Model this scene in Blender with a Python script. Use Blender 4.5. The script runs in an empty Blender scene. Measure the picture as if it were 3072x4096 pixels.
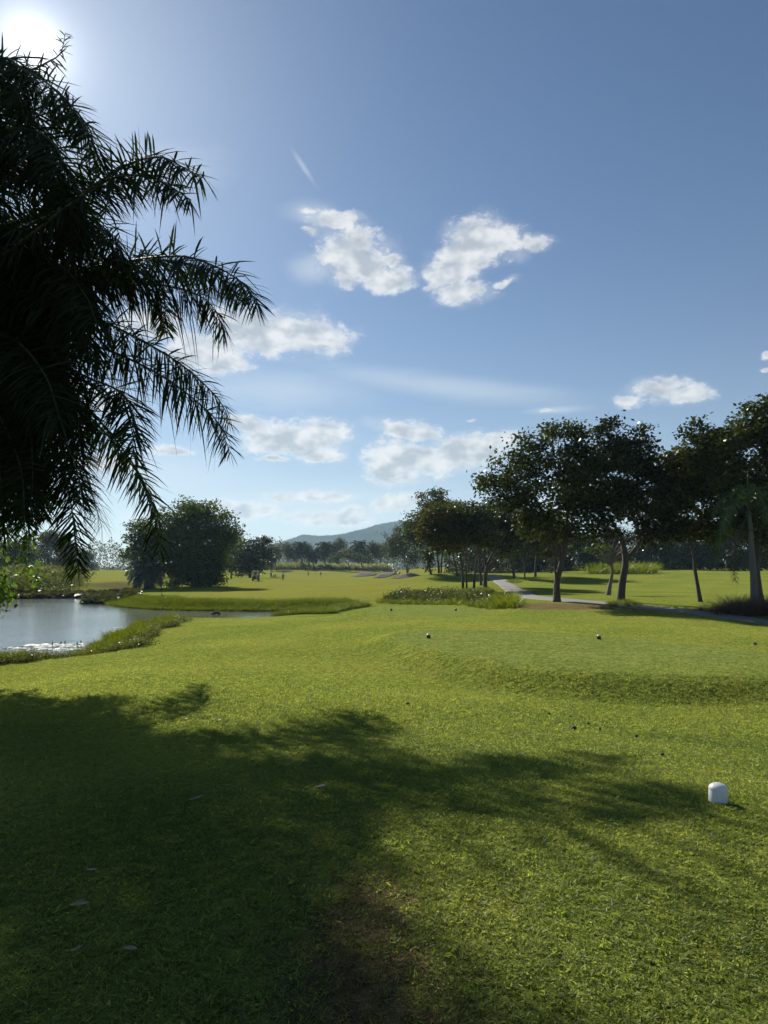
import bpy, bmesh, math, random
import numpy as np
from mathutils import Vector

# ------------------------------------------------------------------ camera, sky, sun, exposure
S = bpy.context.scene
F = 2841.0                       # focal length of the photograph in its own pixels (3072 x 4096)
PITCH = math.radians(4.87)
EYE = 1.6
SUN_EL, SUN_AZ = math.radians(34.7), math.radians(-27.7)
SKY_STRENGTH, SUN_STRENGTH, EXPOSURE = 0.05, 5.0, 0.65

cam = bpy.data.cameras.new('camera'); camo = bpy.data.objects.new('camera', cam)
S.collection.objects.link(camo); S.camera = camo
cam.sensor_fit = 'VERTICAL'; cam.sensor_height = 24.0; cam.lens = 24.0 * F / 4096.0
cam.clip_start = 0.05; cam.clip_end = 20000
camo.location = (0, 0, EYE); camo.rotation_euler = (math.pi / 2 + PITCH, 0, 0)

S.view_settings.view_transform = 'Standard'; S.view_settings.look = 'None'
S.view_settings.exposure = EXPOSURE; S.view_settings.gamma = 1.0
S.view_settings.use_curve_mapping = False
S.cycles.max_bounces = 8; S.cycles.diffuse_bounces = 3; S.cycles.glossy_bounces = 3
S.cycles.transparent_max_bounces = 8; S.cycles.volume_bounces = 1
S.cycles.use_denoising = True

def raydir(px, py):
    xc, yc = (px - 1536.0) / F, (2048.0 - py) / F
    c, s = math.cos(PITCH), math.sin(PITCH)
    return np.array([xc, c - yc * s, yc * c + s])
def P(px, py, Y):                # the point at distance Y (along the view axis over ground) seen at that pixel
    d = raydir(px, py); k = Y / d[1]
    return np.array([d[0] * k, Y, EYE + d[2] * k])
def azel(px, py):
    d = raydir(px, py)
    return math.atan2(d[0], d[1]), math.atan2(d[2], math.hypot(d[0], d[1]))

sun_dir = Vector((math.sin(SUN_AZ) * math.cos(SUN_EL), math.cos(SUN_AZ) * math.cos(SUN_EL), math.sin(SUN_EL)))
sl = bpy.data.lights.new('sun', 'SUN'); so = bpy.data.objects.new('sun', sl); S.collection.objects.link(so)
sl.energy = SUN_STRENGTH; sl.angle = math.radians(0.53); sl.color = (1.0, 0.93, 0.80)
so.rotation_euler = sun_dir.to_track_quat('Z', 'Y').to_euler(); so.location = (-60, 110, 90)

class NT:                        # small wrapper that makes node code short
    def __init__(s, nt): s.t = nt; s.n = nt.nodes; s.l = nt.links
    def new(s, typ, **kw):
        n = s.n.new(typ)
        for k, v in kw.items():
            if k.startswith('i_'): n.inputs[int(k[2:]) if k[2:].isdigit() else k[2:].replace('_', ' ')].default_value = v
            else: setattr(n, k, v)
        return n
    def link(s, a, b): s.l.new(a, b)
    def _set(s, sock, v):
        if isinstance(v, bpy.types.NodeSocket): s.l.new(v, sock)
        else: sock.default_value = v
    def math(s, op, a, b=0.0, c=None, clamp=False):
        n = s.n.new('ShaderNodeMath'); n.operation = op; n.use_clamp = clamp
        s._set(n.inputs[0], a); s._set(n.inputs[1], b)
        if c is not None: s._set(n.inputs[2], c)
        return n.outputs[0]
    def mix(s, f, a, b, blend='MIX'):
        n = s.n.new('ShaderNodeMix'); n.data_type = 'RGBA'; n.blend_type = blend
        s._set(n.inputs[0], f); s._set(n.inputs[6], a); s._set(n.inputs[7], b)
        return n.outputs[2]
    def ramp(s, v, lo, hi, a=0.0, b=1.0, smooth=True):
        n = s.n.new('ShaderNodeMapRange'); n.interpolation_type = 'SMOOTHSTEP' if smooth else 'LINEAR'; n.clamp = True
        s._set(n.inputs[0], v); n.inputs[1].default_value = lo; n.inputs[2].default_value = hi
        n.inputs[3].default_value = a; n.inputs[4].default_value = b
        return n.outputs[0]
    def noise(s, vec, scale, detail=4, rough=0.55, dist=0.0):
        n = s.n.new('ShaderNodeTexNoise'); n.inputs['Scale'].default_value = scale
        n.inputs['Detail'].default_value = detail; n.inputs['Roughness'].default_value = rough
        n.inputs['Distortion'].default_value = dist
        if vec is not None: s.l.new(vec, n.inputs['Vector'])
        return n.outputs[0]
    def attr(s, name, kind='GEOMETRY'):
        n = s.n.new('ShaderNodeAttribute'); n.attribute_name = name; n.attribute_type = kind
        return n

def C4(c): return (c[0], c[1], c[2], 1.0)

# ---- sky: Nishita air with cumulus and a thin veil, all by direction
CLOUDS = [  # px, py, rx, ry, turn in degrees
 (1412,1010,120,105,0),(1346,873,95,36,0),(1240,833,52,13,0),(1243,913,38,20,0),(1465,1065,95,62,-20),(1560,1118,98,50,0),
 (1399,1105,70,62,0),(1568,1045,50,30,-10),
 (1915,950,125,72,0),(1843,1019,105,66,30),(1742,1110,68,62,0),(1820,1085,90,56,0),(1843,1168,108,46,0),(2005,962,88,60,-8),(1935,1015,95,55,20),
 (2121,968,85,26,-5),(1715,1152,40,24,20),(2022,1131,50,16,15),
 (1062,1336,190,84,0),(1242,1345,140,68,-5),(836,1408,135,74,0),(970,1296,150,62,0),(740,1400,90,62,0),(908,1462,85,36,0),(620,1300,120,60,0),
 (1206,1755,170,60,0),(1278,1724,105,48,0),(1080,1762,125,48,0),(985,1700,85,34,-10),(1278,1818,110,26,0),(1089,1836,75,16,0),
 (1640,1722,128,34,-10),(1604,1836,135,74,0),(1740,1836,170,62,0),(1875,1800,175,58,5),(1993,1762,95,36,5),(1560,1885,95,46,0),
 (2641,1556,108,44,0),(2760,1575,85,32,0),(2522,1601,62,25,0),(3062,1420,36,18,0),(3059,1483,36,12,0),(2194,1641,34,10,0),(1889,1671,26,9,0),
 (1241,1984,185,20,0),(1255,1975,60,26,0),(1583,2008,95,34,12),(1315,2075,180,34,0),(972,2035,130,38,0),(1400,2050,60,30,0),(720,2080,170,34,0),
 (690,1795,76,18,0),(430,1850,120,30,0),(330,1600,160,60,0),(2300,2010,150,30,0),(1830,2060,140,26,0),
 (3600,1650,200,60,0),(4000,1250,260,110,0),(-700,1700,320,90,0),(-1200,1200,280,120,0),(4600,1800,300,60,0)]
VEIL = [(1750,1545,620,62,-7),(1150,1560,420,90,0),(1300,2020,900,120,0),(500,1900,700,140,0),(1215,670,85,16,-48),(1235,850,130,60,0),(1240,1080,90,80,0),(560,700,360,130,10),(2230,1640,160,20,0)]
w = bpy.data.worlds.new('World'); S.world = w; w.use_nodes = True
N = NT(w.node_tree); N.n.clear()
sky = N.new('ShaderNodeTexSky', sky_type='NISHITA', sun_disc=False, sun_elevation=SUN_EL, sun_rotation=SUN_AZ,
            altitude=60.0, air_density=1.0, dust_density=0.42, ozone_density=1.0)
tc = N.new('ShaderNodeTexCoord'); dirv = tc.outputs['Generated']
sep = N.new('ShaderNodeSeparateXYZ'); N.link(dirv, sep.inputs[0])
az = N.math('ARCTAN2', sep.outputs[0], sep.outputs[1]); el = N.math('ARCSINE', sep.outputs[2])
cmb = N.new('ShaderNodeCombineXYZ'); N.link(az, cmb.inputs[0]); N.link(el, cmb.inputs[1]); ae = cmb.outputs[0]
# turbulence that bends the outlines
nz = N.new('ShaderNodeTexNoise'); nz.inputs['Scale'].default_value = 17; nz.inputs['Detail'].default_value = 5; nz.inputs['Roughness'].default_value = 0.6
mp = N.new('ShaderNodeMapping'); mp.inputs['Scale'].default_value = (1, 1.4, 1); N.link(ae, mp.inputs[0]); N.link(mp.outputs[0], nz.inputs['Vector'])
off = N.new('ShaderNodeVectorMath', operation='SUBTRACT'); N.link(nz.outputs['Color'], off.inputs[0]); off.inputs[1].default_value = (0.5, 0.5, 0.5)
sc_ = N.new('ShaderNodeVectorMath', operation='MULTIPLY'); N.link(off.outputs[0], sc_.inputs[0]); sc_.inputs[1].default_value = (0.040, 0.026, 0)
aew = N.new('ShaderNodeVectorMath', operation='ADD'); N.link(ae, aew.inputs[0]); N.link(sc_.outputs[0], aew.inputs[1])
def field(lst, vec):
    out = None
    for (cx, cy, rx, ry, t) in lst:
        a0, e0 = azel(cx, cy); a1, _ = azel(cx + rx, cy); _, e1 = azel(cx, cy - ry)
        m = N.new('ShaderNodeMapping', vector_type='TEXTURE')
        m.inputs['Location'].default_value = (a0, e0, 0); m.inputs['Rotation'].default_value = (0, 0, math.radians(t))
        m.inputs['Scale'].default_value = (abs(a1 - a0), abs(e1 - e0), 1)
        N.link(vec, m.inputs[0])
        ln = N.new('ShaderNodeVectorMath', operation='LENGTH'); N.link(m.outputs[0], ln.inputs[0])
        v = N.math('SUBTRACT', 1.25 if rx > 75 else 1.0, ln.outputs['Value'])
        out = v if out is None else N.math('SMOOTH_MAX', out, v, 0.12)
    return out
f = field(CLOUDS, aew.outputs[0]); f.node.label = 'cumulus'
def sq(vec, s, d, r, st=(1, 2.0, 1), shift=(0, 0, 0)):
    m = N.new('ShaderNodeMapping'); m.inputs['Scale'].default_value = st; m.inputs['Location'].default_value = shift
    N.link(vec, m.inputs[0]); return N.noise(m.outputs[0], s, d, r)
ST = (1, 1.5, 1)
puff = sq(ae, 27, 9, 0.62, ST); big = sq(ae, 9, 3, 0.5, ST, (.3, .1, 0))
puff_s = sq(ae, 27, 6, 0.62, ST, (-0.010, 0.012, 0))         # the same puffs a little towards the sun
edge = sq(ae, 75, 6, 0.6, ST, (.2, .5, 0))
dens = N.math('ADD', N.math('ADD', N.math('MULTIPLY', f, 1.5), 0.10), N.math('ADD', N.math('MULTIPLY', N.math('SUBTRACT', puff, 0.5), 2.3), N.math('MULTIPLY', N.math('SUBTRACT', edge, 0.5), 1.7)))
wisp = N.math('MULTIPLY', N.ramp(N.math('ADD', f, N.math('MULTIPLY', N.math('SUBTRACT', sq(ae, 16, 7, 0.65, ST, (.7, .2, 0)), 0.5), 2.4)), -0.45, 1.0), 0.40)
alpha = N.math('MAXIMUM', N.ramp(dens, -0.1, 1.1), wisp)
low_s = sq(ae, 27, 2, 0.5, ST, (-0.02, 0.05, 0))            # thick puffs standing between a point and the sun shade it
shade = N.math('MULTIPLY', N.ramp(N.math('ADD', f, N.math('MULTIPLY', N.math('SUBTRACT', edge, .5), 1.2)), 0.1, 0.75), N.ramp(N.math('ADD', N.math('MULTIPLY', low_s, 0.65), N.math('MULTIPLY', big, 0.35)), 0.36, 0.60))
shade = N.math('ADD', shade, N.math('MULTIPLY', N.math('SUBTRACT', puff_s, puff), 0.8), clamp=True)
ccol = N.mix(shade, C4((0.55, 0.555, 0.56)), C4((0.30, 0.33, 0.37)))
v = field(VEIL, ae)
valpha = N.math('MULTIPLY', N.ramp(N.math('ADD', v, N.math('MULTIPLY', N.math('SUBTRACT', sq(ae, 7, 5, 0.6, st=(0.7, 3.2, 1)), 0.5), 1.1)), 0.0, 1.3), 0.42)
skyc = N.mix(1.0, sky.outputs[0], C4((0.63, 0.79, 0.97)), 'MULTIPLY')
SKYMUL = N.new('ShaderNodeVectorMath', operation='SCALE'); N.link(skyc, SKYMUL.inputs[0]); SKYMUL.inputs['Scale'].default_value = SKY_STRENGTH
dt = N.new('ShaderNodeVectorMath', operation='DOT_PRODUCT'); N.link(dirv, dt.inputs[0]); dt.inputs[1].default_value = tuple(sun_dir)
ang = N.math('ARCCOSINE', N.math('MINIMUM', dt.outputs['Value'], 0.999999))                        # the hazy ring of light round the sun
aur = N.math('ADD', N.math('MULTIPLY', N.math('EXPONENT', N.math('MULTIPLY', ang, -52.0)), 1.35), N.math('MULTIPLY', N.math('EXPONENT', N.math('MULTIPLY', ang, -9.0)), 0.07))
aurc = N.new('ShaderNodeVectorMath', operation='SCALE'); aurc.inputs[0].default_value = (1.0, 0.97, 0.92); N.link(aur, aurc.inputs['Scale'])
skya = N.new('ShaderNodeVectorMath', operation='ADD'); N.link(SKYMUL.outputs[0], skya.inputs[0]); N.link(aurc.outputs[0], skya.inputs[1])
base = N.mix(valpha, skya.outputs[0], C4((0.45, 0.49, 0.53)))
milk = N.math('MULTIPLY', N.math('EXPONENT', N.math('MULTIPLY', N.math('MAXIMUM', el, 0.0), -6.5)), 0.62)   # milky air low over the land
base = N.mix(milk, base, C4((0.47, 0.515, 0.55)))
ups = N.ramp(sep.outputs[2], 0.0, 0.03)
allc = N.mix(N.math('MULTIPLY', N.math('MULTIPLY', alpha, 0.93), ups), base, ccol)
bg = N.new('ShaderNodeBackground'); N.link(allc, bg.inputs[0]); bg.inputs[1].default_value = 1.0
wo = N.new('ShaderNodeOutputWorld'); N.link(bg.outputs[0], wo.inputs[0])
w.cycles.sampling_method = 'MANUAL'; w.cycles.sample_map_resolution = 1024

# ------------------------------------------------------------------ helpers
COL = S.collection
def rng(seed): return np.random.default_rng(seed)
class Geo:                       # collects vertices and faces, then becomes ONE mesh object
    def __init__(s): s.V = []; s.Q = []; s.T = []; s.n = 0; s.qm = []; s.tm = []; s.tint = []
    def add(s, V, Q=None, T=None, mat=0, tint=0.5):
        V = np.asarray(V, float).reshape(-1, 3); s.V.append(V)
        if np.isscalar(tint): tint = np.full(len(V), tint)
        s.tint.append(np.asarray(tint, float))
        if Q is not None and len(Q): Q = np.asarray(Q, int) + s.n; s.Q.append(Q); s.qm.append(np.full(len(Q), mat))
        if T is not None and len(T): T = np.asarray(T, int) + s.n; s.T.append(T); s.tm.append(np.full(len(T), mat))
        s.n += len(V)
    def mesh(s, name, mats, smooth=True):
        V = np.concatenate(s.V); me = bpy.data.meshes.new(name)
        Q = np.concatenate(s.Q) if s.Q else np.zeros((0, 4), int); T = np.concatenate(s.T) if s.T else np.zeros((0, 3), int)
        me.vertices.add(len(V)); me.vertices.foreach_set('co', V.astype(np.float32).ravel())
        nl = Q.size + T.size; me.loops.add(nl)
        me.loops.foreach_set('vertex_index', np.concatenate([Q.ravel(), T.ravel()]).astype(np.int32))
        npoly = len(Q) + len(T); me.polygons.add(npoly)
        st = np.concatenate([np.arange(len(Q)) * 4, Q.size + np.arange(len(T)) * 3]).astype(np.int32)
        me.polygons.foreach_set('loop_start', st)
        mi = np.concatenate((s.qm or [np.zeros(0)]) + (s.tm or [np.zeros(0)])).astype(np.int32)
        me.polygons.foreach_set('material_index', mi)
        me.polygons.foreach_set('use_smooth', np.full(npoly, smooth))
        a = me.attributes.new('tint', 'FLOAT', 'POINT'); a.data.foreach_set('value', np.concatenate(s.tint).astype(np.float32))
        for m in (mats if isinstance(mats, (list, tuple)) else [mats]): me.materials.append(m)
        me.update(calc_edges=True); me.validate()
        return me
    def build(s, name, mats, parent=None, loc=None, smooth=True):
        return link(bpy.data.objects.new(name, s.mesh(name, mats, smooth)), parent, loc)
def link(o, parent=None, loc=None):
    COL.objects.link(o)
    if parent is not None: o.parent = parent
    if loc is not None: o.location = tuple(loc)
    return o
def tag(o, label=None, cat=None, group=None, kind=None):
    if label: o['label'] = label
    if cat: o['category'] = cat
    if group: o['group'] = group
    if kind: o['kind'] = kind
    return o
def empty(name, loc, rz=0.0):
    o = bpy.data.objects.new(name, None); o.empty_display_size = 0.2
    link(o, None, loc); o.rotation_euler = (0, 0, rz); return o
def norm(v): return v / (np.linalg.norm(v, axis=-1, keepdims=True) + 1e-12)
def tube(g, pts, rad, n=6, mat=0, cap=True, tint=0.5):
    pts = np.asarray(pts, float); rad = np.broadcast_to(np.asarray(rad, float), (len(pts),))
    T = norm(np.gradient(pts, axis=0)); ref = np.array([0.31, 0.83, 0.12]) if abs(T[0][2]) > 0.8 else np.array([0.05, 0.02, 1.0])
    A = norm(np.cross(T, ref)); B = np.cross(T, A)
    th = np.arange(n) * 2 * math.pi / n
    R = pts[:, None, :] + rad[:, None, None] * (np.cos(th)[None, :, None] * A[:, None, :] + np.sin(th)[None, :, None] * B[:, None, :])
    V = R.reshape(-1, 3); i = np.arange(len(pts) - 1)[:, None] * n; j = np.arange(n)[None, :]; k = (j + 1) % n
    Q = np.stack([i + j, i + k, i + n + k, i + n + j], -1).reshape(-1, 4)
    Tt = []
    if cap:
        V = np.concatenate([V, pts[:1], pts[-1:]]); a = len(pts) * n; e = (len(pts) - 1) * n
        Tt = [(a, (q + 1) % n, q) for q in range(n)] + [(a + 1, e + q, e + (q + 1) % n) for q in range(n)]
    g.add(V, Q, Tt, mat, tint)
def bez(p0, p1, p2, n):
    t = np.linspace(0, 1, n)[:, None]
    return (1 - t) ** 2 * p0 + 2 * t * (1 - t) * p1 + t ** 2 * p2
def resample(pts, n):            # smooth curve (Catmull-Rom) through the points
    p = np.asarray(pts, float); q = np.vstack([2 * p[0] - p[1], p, 2 * p[-1] - p[-2]]); out = []
    m = len(p) - 1
    for u in np.linspace(0, m, n):
        i = min(int(u), m - 1); t = u - i; a, b, c, d = q[i:i + 4]
        out.append(0.5 * (2 * b + (c - a) * t + (2 * a - 5 * b + 4 * c - d) * t * t + (3 * b - a - 3 * c + d) * t ** 3))
    return np.array(out)
def box(g, c, s, mat=0, rz=0.0, bev=0.0):
    c = np.asarray(c, float); h = np.asarray(s, float) / 2
    b = min(bev, *(h * 0.9)) if bev else 0
    if not b:
        V = np.array([[x, y, z] for z in (-1, 1) for y in (-1, 1) for x in (-1, 1)]) * h
        Q = [(0, 2, 3, 1), (4, 5, 7, 6), (0, 1, 5, 4), (2, 6, 7, 3), (0, 4, 6, 2), (1, 3, 7, 5)]
        T = None
    else:
        V = []; 
        for z in (-h[2], -h[2] + b, h[2] - b, h[2]):
            e = b if abs(abs(z) - h[2]) < 1e-9 else 0
            X, Y_ = h[0] - e, h[1] - e
            V += [[-X + b, -Y_, z], [X - b, -Y_, z], [X, -Y_ + b, z], [X, Y_ - b, z], [X - b, Y_, z], [-X + b, Y_, z], [-X, Y_ - b, z], [-X, -Y_ + b, z]]
        V = np.array(V); Q = [(l * 8 + i, l * 8 + (i + 1) % 8, l * 8 + 8 + (i + 1) % 8, l * 8 + 8 + i) for l in range(3) for i in range(8)]
        Q += [(3, 2, 1, 0), (4, 3, 0, 7), (5, 4, 7, 6), (24, 25, 26, 27), (24, 27, 28, 31), (31, 28, 29, 30)]; T = None
    cr, sr = math.cos(rz), math.sin(rz)
    V = np.stack([V[:, 0] * cr - V[:, 1] * sr, V[:, 0] * sr + V[:, 1] * cr, V[:, 2]], 1)
    g.add(V + c, Q, T, mat)
def lathe(g, prof, n=20, c=(0, 0, 0), mat=0, sx=1.0, sy=1.0):
    prof = np.asarray(prof, float); th = np.arange(n) * 2 * math.pi / n
    V = np.stack([prof[:, None, 0] * np.cos(th) * sx, prof[:, None, 0] * np.sin(th) * sy, np.repeat(prof[:, 1:2], n, 1)], -1).reshape(-1, 3) + np.asarray(c)
    i = np.arange(len(prof) - 1)[:, None] * n; j = np.arange(n)[None, :]; k = (j + 1) % n
    g.add(V, np.stack([i + j, i + k, i + n + k, i + n + j], -1).reshape(-1, 4), None, mat)

# ------------------------------------------------------------------ materials
def mat(name):
    m = bpy.data.materials.new(name); m.use_nodes = True; n = NT(m.node_tree); n.n.clear()
    out = n.new('ShaderNodeOutputMaterial'); return m, n, out
def simple(name, col, rough=0.6, var=0.15, scale=30, metal=0.0, bump=0.0):
    m, n, out = mat(name); b = n.new('ShaderNodeBsdfPrincipled'); tcn = n.new('ShaderNodeTexCoord')
    z = n.noise(tcn.outputs['Object'], scale, 5)
    n.link(n.mix(z, C4([c * (1 - var) for c in col]), C4([min(1, c * (1 + var)) for c in col])), b.inputs['Base Color'])
    b.inputs['Roughness'].default_value = rough; b.inputs['Metallic'].default_value = metal
    if bump:
        bn = n.new('ShaderNodeBump'); bn.inputs['Strength'].default_value = bump; n.link(z, bn.inputs['Height']); n.link(bn.outputs[0], b.inputs['Normal'])
    n.link(b.outputs[0], out.inputs[0]); return m
def leafmat(name, ca, cb, trans=0.35, tcol=(1.0, 1.1, 0.45), gloss=0.10, grough=0.35, kind='GEOMETRY'):
    m, n, out = mat(name); a = n.attr('tint', kind)
    col = n.mix(a.outputs['Fac'], C4(ca), C4(cb))
    d = n.new('ShaderNodeBsdfDiffuse'); n.link(col, d.inputs[0])
    t = n.new('ShaderNodeBsdfTranslucent'); n.link(n.mix(1.0, col, C4([min(2.5, 1.9 * k) for k in tcol]), 'MULTIPLY'), t.inputs[0])
    mx = n.new('ShaderNodeMixShader'); mx.inputs[0].default_value = trans; n.link(d.outputs[0], mx.inputs[1]); n.link(t.outputs[0], mx.inputs[2])
    gl = n.new('ShaderNodeBsdfGlossy'); gl.inputs['Roughness'].default_value = grough; gl.inputs[0].default_value = (0.9, 0.95, 0.9, 1)
    fr = n.new('ShaderNodeFresnel'); fr.inputs[0].default_value = 1.4
    m2 = n.new('ShaderNodeMixShader'); n.link(n.math('MULTIPLY', fr.outputs[0], gloss * 2.0, clamp=True), m2.inputs[0])
    n.link(mx.outputs[0], m2.inputs[1]); n.link(gl.outputs[0], m2.inputs[2]); n.link(m2.outputs[0], out.inputs[0]); return m
def barkmat(name, ca, cb, scale=3.0):
    m, n, out = mat(name); b = n.new('ShaderNodeBsdfPrincipled'); tcn = n.new('ShaderNodeTexCoord')
    mpn = n.new('ShaderNodeMapping'); mpn.inputs['Scale'].default_value = (4, 4, 0.8); n.link(tcn.outputs['Object'], mpn.inputs[0])
    z = n.noise(mpn.outputs[0], scale, 6, 0.65); z2 = n.noise(tcn.outputs['Object'], 1.1, 3)
    n.link(n.mix(n.math('MULTIPLY', n.math('ADD', z, z2), 0.5), C4(ca), C4(cb)), b.inputs['Base Color']); b.inputs['Roughness'].default_value = 0.9
    bn = n.new('ShaderNodeBump'); bn.inputs['Strength'].default_value = 0.7; bn.inputs['Distance'].default_value = 0.05
    n.link(z, bn.inputs['Height']); n.link(bn.outputs[0], b.inputs['Normal']); n.link(b.outputs[0], out.inputs[0]); return m
# ------------------------------------------------------------------ terrain
WATER_Z = -1.40
CTRL = [  # px, py, distance: where the photograph shows the ground
 (2870,3212,4.9),(1536,3212,4.9),(400,3212,4.9),(1600,2950,8.6),(600,2950,8.3),(2300,3000,7.8),(3000,3050,7.1),
 (1600,2800,11.7),(600,2800,11.7),(100,2740,16.4),(500,2700,15.9),(900,2600,22.0),(700,2555,28.5),(900,2510,33.6),(1200,2486,37.4),
 (1800,2790,13.3),(2300,2835,12.0),(3000,2900,10.45),(1400,2720,15.2),(1200,2650,18.5),(1200,2560,24.7),(1500,2560,22),
 (1700,2490,29.8),(2300,2490,28.4),(2800,2520,23.5),(3072,2560,19.5),(1500,2500,31.8),(1980,2470,33),
 (2150,2392,48),(2400,2413,41),(2700,2442,36.6),(2880,2464,34.5),(3072,2490,32.3),(3072,2520,27),(2800,2480,30),(1000,2480,42.5),(1125,2475,44.5),(1250,2464,48.3),(1330,2454,51),(760,2480,43),(2080,2370,60),(2010,2330,100),(1980,2310,130),
 (2700,2330,90),(2300,2330,90),(2500,2290,130),(2300,2287,140),(2905,2292,127),(3072,2285,120),(2650,2291,130),(2150,2300,130),
 (1000,2405,61.8),(1500,2400,60),(1700,2402,56),(2000,2400,48),(1000,2370,85),(1500,2350,100),(1000,2345,113),(1500,2330,140),(1300,2340,120),
 (1132,2322,172),(1023,2323,175),(1089,2311,220),(1233,2303,262),(1283,2307,256),(1200,2282,290),(1350,2282,300),(1100,2296,280),
 (1585,2298,215),(1460,2304,215),(1560,2311,195),(1650,2276,235),(1620,2322,165),(1700,2330,120),(1590,2290,240),(1520,2287,290),
 (560,2410,61.5),(700,2413,59),(600,2375,85),(430,2396,72),(300,2310,200),(400,2287,300),(300,2345,115),(180,2372,95),(60,2340,100),(-300,2310,100),
 (700,2320,170),(900,2310,190),(800,2360,100),(900,2375,85)]
BASES = {  # where trunks and posts meet the ground: px, py, distance
 'a': (2228,2410,42),'b': (2482,2408,42),'c': (2803,2408,42),'d': (3035,2408,41),'fox': (3018,2430,37),'bare': (2432,2378,55),
 'e1': (1852,2362,66),'e2': (1895,2365,65),'e3': (1940,2357,68),'e4': (1925,2346,74),'f': (1725,2303,112),'g': (1756,2302,116),
 'i1': (2059,2322,95),'i2': (2100,2320,98),'i3': (2142,2315,100),'k': (1830,2310,108),'big': (780,2350,110),'dark': (1000,2312,165)}
_X, _Z = [], []
for (px, py, Y) in CTRL + list(BASES.values()):
    p = P(px, py, Y); _X.append(p[:2]); _Z.append(p[2])
for q in [(0,0,0.0),(-5,0,0.05),(5,0,0.0),(0,-12,0.1),(-25,-10,0.1),(25,-10,0.1),(3,2.5,0),(-3,2.5,0),(-8.4,14,-0.75),(-14,10,-0.4),(14,6,-0.2),(25,14,0.1),
          (60,30,0.4),(80,90,1.8),(-60,20,-0.6),(-90,90,0.6),(-150,200,1.5),(150,250,2.5),(0,420,2.5),(250,500,3),(-250,500,3),(0,900,3),(600,900,4),(-600,900,4),
          (0,2600,6),(1500,2500,6),(-1500,2500,6)]:
    _X.append(q[:2]); _Z.append(q[2])
def _ab(x, y):
    yy = np.maximum(y, -10.0) + 14.0
    return np.stack([x / yy * 1.6, np.log(yy) * 1.5], -1)
_A = _ab(*np.array(_X, float).T); _Z = np.array(_Z)
def _k(r): return np.where(r > 1e-9, r * r * np.log(np.maximum(r, 1e-9)), 0.0)
_n = len(_A); _M = np.zeros((_n + 3, _n + 3)); _M[:_n, :_n] = _k(np.linalg.norm(_A[:, None] - _A[None], axis=-1)) + np.eye(_n) * 2e-4
_M[:_n, _n] = 1; _M[:_n, _n + 1:] = _A; _M[_n:, :_n] = _M[:_n, _n:].T
_W = np.linalg.solve(_M, np.concatenate([_Z, np.zeros(3)]))
def rbf(x, y):
    a = _ab(x, y); sh = a.shape[:-1]; a = a.reshape(-1, 2); out = np.empty(len(a))
    for i in range(0, len(a), 20000):
        b = a[i:i + 20000]
        out[i:i + 20000] = _k(np.linalg.norm(b[:, None] - _A[None], axis=-1)) @ _W[:_n] + _W[_n] + b @ _W[_n + 1:]
    return out.reshape(sh)
def sdf(poly, x, y):             # signed distance to a closed outline, negative inside
    poly = np.asarray(poly, float); d = np.full(np.shape(x), 1e18); inside = np.zeros(np.shape(x), bool)
    for i in range(len(poly)):
        (x0, y0), (x1, y1) = poly[i][:2], poly[(i + 1) % len(poly)][:2]
        ex, ey = x1 - x0, y1 - y0; t = np.clip(((x - x0) * ex + (y - y0) * ey) / (ex * ex + ey * ey + 1e-12), 0, 1)
        d = np.minimum(d, (x - x0 - t * ex) ** 2 + (y - y0 - t * ey) ** 2)
        c = (y0 > y) != (y1 > y)
        inside ^= c & (x < (x1 - x0) * (y - y0) / (y1 - y0 + 1e-30) + x0)
    return np.where(inside, -np.sqrt(d), np.sqrt(d))
def ss(t): t = np.clip(t, 0, 1); return t * t * (3 - 2 * t)
def on_plane(px, py, z):
    d = raydir(px, py); k = (z - EYE) / d[2]; return (d[0] * k, d[1] * k)
def outline(pts, z): return np.array(resample([on_plane(a, b, z) for a, b in pts], len(pts) * 4))
POND = outline([(-160,2668),(0,2660),(163,2655),(271,2647),(380,2622),(408,2600),(398,2585),(455,2557),(515,2530),(570,2503),(630,2484),(760,2474),(990,2472),
    (1125,2460),(1240,2450),(1300,2445),(1210,2443),(1071,2445),(895,2444),(705,2441),(570,2435),(477,2425),(420,2411),(440,2398),(400,2392),(325,2391),(54,2394),(-100,2398),(-500,2405)], WATER_Z)
POND = np.vstack([POND, [[-75, 60], [-60, 30], [-30, 21.5]]])
TEE1 = outline([(1545,2546),(1600,2526),(1720,2518),(1900,2518),(2100,2525),(2400,2545),(2700,2570),(3072,2610),(3500,2660),(3700,2720),(3400,2722),(3072,2706),(2600,2700),(2200,2672),(1900,2630),(1650,2580)], -0.20)
TEE2 = outline([(1440,2440),(1500,2427),(1650,2422),(1850,2428),(1960,2442),(1930,2456),(1800,2464),(1600,2464),(1470,2454)], -0.50)
BUNKERS = [((1408,2301),(1432,2288),(1470,2286),(1500,2291),(1512,2297),(1480,2303),(1430,2304)),
           ((1495,2307),(1520,2297),(1555,2296),(1590,2301),(1575,2307),(1530,2311)),
           ((1566,2311),(1610,2299),(1650,2295),(1680,2299),(1670,2306),(1620,2312))]
BUNK = [np.array([P(a, b, Y + (2312 - b) * 0.17)[:2] for a, b in B]) for B, Y in zip(BUNKERS, (213, 196, 186))]
BUNK = [resample(np.vstack([b, b[:1]]), 29)[:-1] for b in BUNK]
_np = rng(5)
_wv = [(_np.normal(0, 1, 2) / L, _np.uniform(0, 6.28), a) for L, a in ((22, .10), (15, .07), (9, .035), (6, .02), (3.2, .012), (35, .16)) for _ in range(3)]
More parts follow.
